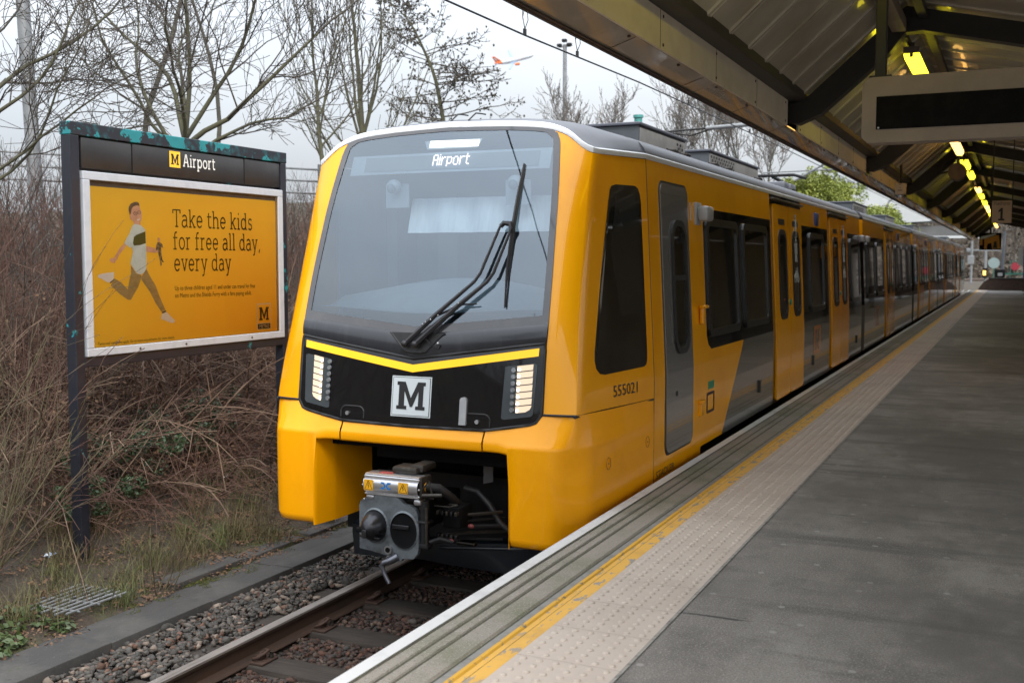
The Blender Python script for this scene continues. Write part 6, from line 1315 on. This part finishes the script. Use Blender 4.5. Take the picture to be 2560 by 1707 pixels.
# low green shrubs and ivy
for k, (x, y, s_, n_, lab) in enumerate(((-7.15, 7.0, .36, 2600, 'low dark green shrub below the sign, nearest the left post'), (-7.3, 7.75, .34, 2300, 'low dark green shrub below the middle of the sign'), (-7.45, 8.6, .32, 1900, 'low dark green shrub below the right end of the sign'), (-6.95, 6.5, .22, 1100, 'small green shrub behind the foot of the left sign post'))):
    t = thing('green_shrub', lab, 'shrub', (x, y, float(gz(x, y))), 'low green shrubs under the sign')
    cl = [(x + rs.normal(0, s_*.6), y + rs.normal(0, s_*.6), float(gz(x, y)) + .12 + rs.uniform(0, s_*1.4), s_*.35, s_*.35, s_*.3) for _ in range(14)]
    V, F = leaf_cloud(cl, n_, .019, rs); mesh_np('foliage', V, F, [leaf_d], t)
    br = [(np.array([[x, y, float(gz(x, y))-.02], [(x+c[0])/2, (y+c[1])/2, c[2]-.05], c[:3]]), np.array([.006, .004, .002])) for c in map(np.array, cl)]
    V, F = tubes_np(br, 4); mesh_np('stems', V, F, [bark], t)
iv = thing('ivy_plant', 'ground ivy with green leaves in the bottom left corner by the trough', 'plant', (-6.1, 4.9, -.85))
cl = [(rs.uniform(-6.35, -5.80), rs.uniform(4.45, 5.25), 0, .09, .09, .03) for _ in range(26)]; cl = [(x, y, max(float(gz(x, y)), -.87) + .035, a, b_, c) for x, y, z, a, b_, c in cl]
V, F = leaf_cloud(cl, 520, .030, rs, up=1.6); mesh_np('foliage', V, F, [leaf_ivy], iv)
# willow saplings in front of the sign's left post
CW = dict(seg=[8, 5, 3], wob=.05, up=-.008, lev=2, kids=[7, 2], start=[.25, .3], ang=[(.3, .7), (.3, .7)], len=[(.22, .5), (.3, .5)], rk=.62, rmin=.0017, taper=.3, lead=False)
def sapling(label, x, y, n, L, r_, lean, seed, m, spread=.5, group='bare saplings on the verge'):
    rs2 = np.random.default_rng(seed); z = float(gz(x, y)); t = thing('sapling', label, 'sapling', (x, y, z), group); br = []
    for k in range(n):
        if k >= max(4, int(n*.72)): break
        d = np.array([lean[0] + rs2.normal(0, spread*.5), lean[1] + rs2.normal(0, spread*.5), 1.0]); grow((x + rs2.normal(0, .05), y + rs2.normal(0, .05), z-.03), d, L*rs2.uniform(.65, 1.1), r_*rs2.uniform(.7, 1.1), 0, br, rs2, CW)
    big = [(p, q) for p, q, l in br if l == 0]; sm_ = [(p, q) for p, q, l in br if l > 0]
    V, F = tubes_np(big, 6); mesh_np('stems', V, F, [m], t, smooth=180); V, F = tubes_np(sm_, 3); mesh_np('twigs', V, F, [m if seed % 2 else twig_r], t, smooth=180)
sapling('tall willowy sapling at the left picture edge', -6.72, 4.75, 9, 1.9, .012, (.12, .22), 201, twig_w, .5)
sapling('willowy sapling leaning right in front of the left sign post', -6.65, 5.2, 10, 1.6, .010, (.22, .3), 203, twig_w, .6)
sapling('reddish arching sapling beside the left sign post', -6.9, 5.6, 8, 1.7, .009, (.2, .3), 204, twig_w, .7)
sapling('bushy sapling in the lower left corner behind the ivy', -6.45, 4.6, 8, 1.1, .009, (.0, .2), 205, twig_w, .7)
sapling('tall thin sapling behind the left sign post', -7.3, 6.0, 8, 1.9, .009, (.0, .15), 206, twig_w, .6)
sapling('thin multi-stemmed sapling growing from the joint beside the trough', -5.83, 6.12, 9, .62, .0055, (.05, .0), 207, twig_w, .7)
sapling('short sapling left of the grate', -6.55, 5.0, 7, .8, .006, (.0, .1), 208, twig_w, .8)
sapling('reddish twiggy sapling below the poster middle', -6.5, 7.3, 6, 1.2, .0055, (.0, .1), 209, twig_b, .9)
sapling('small twiggy sapling by the yellow bumper', -5.95, 7.6, 4, .5, .004, (0, 0), 211, twig_w, .6)
lit_ = MB(); 
for k, (x, y, m_, lab) in enumerate(((-6.75, 5.9, litter_b, 'blue and white scrap of litter by the left sign post'), (-7.0, 8.3, litter_w, 'white plastic scrap under the green shrubs'))):
    b = MB(); z = float(gz(x, y)) + .05; rs3 = np.random.default_rng(k); P = [[Vector((x + (i-2)*.017 + rs3.normal(0, .006), y + (j-2)*.018, z - .03 + rs3.normal(0, .012))) for i in range(5)] for j in range(5)]; b.grid(P); tag(b.build('litter', [m_], smooth=180, loc=(x, y, z)), lab, 'litter')

# ================================================================== POLES, WIRES, DISTANT THINGS
def mast(name, label, cat, p0, p1, r0, r1, m=galv): 
    t = thing(name, label, cat, p0); b = MB(); b.tube([p0, p1], [r0, r1], 14); b.build('pole', [m], t, smooth=50); return t
mast('light_pole', 'thick grey pole leaning slightly among bare trees at the left', 'pole', (-13.5, 11.85, 1.0), (-13.75, 11.7, 9.0), .115, .085)
fl = mast('floodlight_mast', 'slim grey floodlight mast above the cab roof', 'lamp post', (-18.98, 46.26, 0), (-18.98, 46.26, 11.6), .13, .09)
for a in (-.35, .35, 0):
    b = MB(); b.box(-18.98 + a*.7 - .11, -18.98 + a*.7 + .11, 46.1, 46.3, 11.50 + .2*(a == 0), 11.64 + .2*(a == 0), 0, .03); b.build('floodlight', [under], fl)
b = MB(); b.box(-19.25, -18.7, 46.22, 46.28, 11.48, 11.52); b.build('crossarm', [galv], fl)
fe = thing('railing', 'thin horizontal railing on the bank top behind the left trees', 'railing', (-15, 13, 2.0))
b = MB()
for z in (3.05, 3.28, 3.5): b.tube([(-19, 8.5, z), (-15.4, 12.7, z), (-12.0, 17.0, z - .1)], .022, 6)
b.build('rails', [galv], fe)
for k in range(7): t_ = k/6; x, y = (-19 + 7*t_, 8.5 + 8.5*t_); b = MB(); b.cyl((x, y, 1.6), (x, y, 3.5), .03, 8); b.build('post', [galv], fe)
cw_ = thing('contact_wire', 'dark overhead contact wire running above the train', 'wire', (XC, 20, 3.6))
b = MB(); b.tube([(XC - .15, -40, 3.45), (XC, 4, 3.54), (XC, 8.44, 3.575), (XC, 11.5, 3.64), (XC, 19.5, 3.70), (XC, 40, 3.72), (XC, 68, 3.75)], .0085, 8); b.build('wire', [wire_m], cw_, smooth=60)
b = MB(); b.tube([(XC - .3, -40, 4.9), (XC, 19.5, 5.3), (XC, 42, 5.2), (XC, 68, 5.4)], .007, 6); b.build('messenger_wire', [wire_m], cw_, smooth=60)
for y in (8.44, 9.65, 13.5, 17.0, 24, 30):
    z = float(np.interp(y, [8.44, 11.5, 19.5, 40], [3.575, 3.64, 3.70, 3.72])); b = MB()
    b.tube([(XC, y, z+.05), (XC - .02, y, z+.16), (XC - .03, y, 5.1)], .0035, 5); b.tube([(XC, y, z+.05), (XC+.03, y, z+.12), (XC+.025, y, z+.19), (XC-.005, y, z+.22), (XC-.02, y, z+.15), (XC, y, z+.06)], .0035, 5)
    b.box(XC-.012, XC+.012, y-.015, y+.015, z+.0, z+.055, 0, .004); b.build('dropper', [wire_m], cw_)
ct = thing('cantilever_arm', 'grey horizontal overhead line arm with a teal insulator above the train roof', 'cantilever', (3.9, 19.5, 4.3))
b = MB(); b.tube([(-5.2, 19.5, 4.10), (-2.4, 19.5, 4.20), (4.3, 19.5, 4.62)], .04, 10); b.build('boom', [galv], ct, smooth=50)
b = MB(); b.tube([(-6.3, 19.45, 4.06), (-5.2, 19.5, 4.10)], .018, 8); b.tube([(-6.4, 19.45, 4.16), (-5.9, 19.45, 4.05), (-5.5, 19.5, 3.98), (-5.1, 19.5, 4.08)], .014, 6); b.build('tie_rod', [wire_m], ct)
b = MB(); b.cyl((-6.47, 19.4, 4.12), (-6.47, 19.4, 4.40), .075, 14); b.cyl((-6.47, 19.4, 4.35), (-6.47, 19.4, 4.40), .095, 14); b.build('insulator', [ins_t], ct, smooth=40)
b = MB(); b.cyl((4.3, 19.5, -1), (4.3, 19.5, 5.2), .11, 12); b.build('mast', [galv], ct, smooth=50)
ct2 = thing('cantilever_arm', 'farther slanting overhead line arm in front of the misty bare trees', 'cantilever', (3.9, 31, 4.3))
b = MB(); b.tube([(-5.7, 31, 3.95), (-3.4, 31, 5.2), (4.3, 31, 5.4)], .035, 8); b.tube([(-6.6, 31, 4.2), (-3.0, 31, 4.25)], .02, 6); b.build('boom', [galv], ct2); b = MB(); b.cyl((4.3, 31, -1), (4.3, 31, 5.6), .11, 12); b.build('mast', [galv], ct2)
ct3 = thing('cantilever_arm', 'curved pale overhead line arm in front of the concrete bridge', 'cantilever', (3.9, 50, 4.3))
b = MB(); b.tube([(-5.3, 50, 3.7), (-5.1, 50, 4.3), (-4.6, 50, 4.75), (-4.0, 50, 4.9), (4.3, 50, 5.0)], .05, 8); b.build('boom', [galv], ct3, smooth=60); b = MB(); b.cyl((4.3, 50, -1), (4.3, 50, 5.6), .11, 12); b.build('mast', [galv], ct3)
br_ = thing('road_bridge', 'pale concrete bridge parapet sloping down beyond the train', 'bridge', (-8, 79, 0))
b = MB(); b.prism([(-16, 77.5, 7.2), (-9.2, 77.5, 6.7), (-7, 77.5, 5.55), (-5.0, 77.5, 4.5), (-5.3, 77.5, 4.42), (-7.6, 77.5, 4.30), (-16, 77.5, 4.1)], (0, 3, 0)); b.build('parapet', [conc], br_)
b = MB(); b.box(-16, -2.6, 77.8, 82, 3.3, 4.1); b.box(-16, -9.5, 78, 82, -1, 3.3); b.build('deck', [mat('bridge_dark', (0.09, 0.09, 0.09), 0.8, noise=((0.13, 0.13, 0.13), .6, 0.4, 0.7))], br_)
b = MB(); b.box(-6, -1.8, 77.2, 77.6, 3.25, 3.42); b.build('edge_beam', [conc], br_)
# far platform-end furniture
t = mast('signal_post', 'grey signal post with a small crossbar and a lit yellow lamp beyond the platform end', 'signal', (-2.05, 92, -.1), (-2.05, 92, 3.0), .11, .10); b = MB(); b.box(-3.0, -1.0, 91.9, 92.0, 2.55, 2.68); b.build('crossbar', [galv], t)
b = MB(); b.box(-2.25, -1.9, 91.7, 91.9, .45, 1.2, 0, .02); b.build('signal_head', [blackmat], t); b = MB(); b.box(-2.2, -2.0, 91.66, 91.7, .65, 1.0); b.build('signal_lamp', [mat('signal_amber', (.8, .5, .1), .4, emit=(1, .62, .12), estr=1.6)], t)
t = mast('round_sign', 'pale round sign on a thin green post beyond the platform end', 'sign', (-1.45, 92, -.1), (-1.45, 92, 1.7), .035, .035, green_p); b = MB(); b.cyl((-1.45, 91.95, 1.6), (-1.45, 92.0, 1.6), .42, 24); b.build('sign_disc', [mat('sign_back', (0.18, 0.24, 0.24), 0.5, noise=((0.22, 0.28, 0.28), 2, 0.45, 0.7))], t, smooth=40)
t = mast('signal_post', 'pale signal post with a white lamp box, leftmost beyond the train end', 'signal', (-3.2, 96, -.1), (-3.2, 96, 3.6), .10, .09, galv); b = MB(); b.box(-3.5, -3.0, 95.8, 95.9, 1.5, 2.2, 0, .03); b.box(-3.6, -3.3, 95.75, 95.85, 2.5, 2.8, 0, .03); b.build('signal_head', [galv], t)
t = mast('lamp_post', 'dark slim lamp post with a black box at its foot at the platform end', 'lamp post', (-.72, 74, -.1), (-.60, 74, 3.6), .10, .08, mat('post_navy', (0.05, 0.06, 0.075), 0.5, noise=((0.07, 0.08, 0.09), 3, 0.45, 0.7))); b = MB(); b.box(-1.1, -.5, 73.7, 74.0, .70, 1.22, 0, .06); b.box(-.92, -.65, 73.68, 73.7, .80, 1.0, 1, .0); b.build('base_box', [blackmat, galv], t)
t = thing('barrier', 'green tubular barrier with a red round plate at the far platform end', 'barrier', (.1, 73, 0)); b = MB(); b.tube([(-.22, 73, -.1), (-.22, 73, 1.75), (.55, 73, 1.75)], .03, 8); b.box(-.5, .9, 72.95, 73.05, .9, 1.0); b.build('barrier_frame', [green_p], t); b = MB(); b.cyl((.05, 72.9, 1.4), (.05, 72.95, 1.4), .24, 20); b.build('stop_plate', [mat('plate_red', (0.3, 0.03, 0.05), 0.5, noise=((0.25, 0.03, 0.05), 3, 0.45, 0.7))], t)
t = thing('notice_board', 'white and blue notice board at the right picture edge', 'sign', (.35, 70.6, .7)); b = MB(); b.box(.18, .50, 70.5, 70.6, 1.5, 2.5, 0); b.box(.48, .6, 70.45, 70.62, .7, 2.6, 1); b.build('board', [white_p, bluep], t)
# aeroplane
ap = thing('aeroplane', 'white and orange airliner climbing across the pale sky', 'aeroplane', (-380, 816, 168))
cy_, sy_ = math.cos(R(25.09)), math.sin(R(25.09)); Rv = Vector((cy_, sy_, 0)); Av = Vector((-sy_, cy_, 0)); Uv = Vector((0, 0, 1))
Fw = (Rv*math.cos(R(13)) + Uv*math.sin(R(13)) - Av*.12).normalized(); Lw = (Av*.80 + Uv*.54 - Rv*.22); Lw = (Lw - Fw*Lw.dot(Fw)).normalized(); Up = Fw.cross(Lw); Up = Up if Up.z > 0 else -Up
C0 = Vector((-380.2, 815.8, 168.6)) - Vector((-.42, .90, .18))*0
def A_(x, y, z): return C0 + Fw*x + Lw*y + Up*z
b = MB(); prof = [(17, .15), (16.3, .8), (15, 1.4), (13, 1.85), (10, 2.0), (-6, 2.0), (-10, 1.6), (-14, .95), (-16.5, .35)]
rows = [[A_(x, r_*math.cos(t), r_*math.sin(t) + (max(0, -6-x)*.10)) for t in np.linspace(0, 2*math.pi, 21)] for x, r_ in prof]
b.grid(rows[:7], 0); b.grid(rows[6:], 1); b.build('fuselage', [plane_w, plane_o], ap, smooth=60)
for s in (1, -1):
    b = MB(); b.prism([A_(4.5, s*1.6, -1.0), A_(-.8, s*6.5, -.3), A_(-3.2, s*16.8, .9), A_(-4.8, s*16.8, .9), A_(-3.2, s*6.5, -.3), A_(-3.4, s*1.6, -1.0)], Up*.35, 0); b.build('wing', [plane_b], ap)
    b = MB(); b.tube([A_(4.2, s*5.6, -1.7), A_(3.6, s*5.6, -1.7), A_(1.4, s*5.6, -1.6), A_(.1, s*5.6, -1.4)], [1.05, 1.15, 1.05, .6], 16); b.build('engine', [plane_o], ap, smooth=50)
    b = MB(); b.prism([A_(-12.8, s*.6, .8), A_(-15.6, s*6.0, 1.4), A_(-16.8, s*6.0, 1.4), A_(-15.6, s*.6, .8)], Up*.2); b.build('tailplane', [plane_b], ap)
b = MB(); b.prism([A_(-10.2, -.15, 1.8), A_(-15.0, -.15, 7.4), A_(-17.0, -.15, 7.4), A_(-15.4, -.15, 1.4)], Lw*.3, 0); b.prism([A_(-13.2, -.25, 3.4), A_(-15.2, -.25, 6.2), A_(-15.9, -.25, 6.2), A_(-14.5, -.25, 3.4)], Lw*.5, 1); b.build('tail_fin', [plane_o, plane_w], ap)
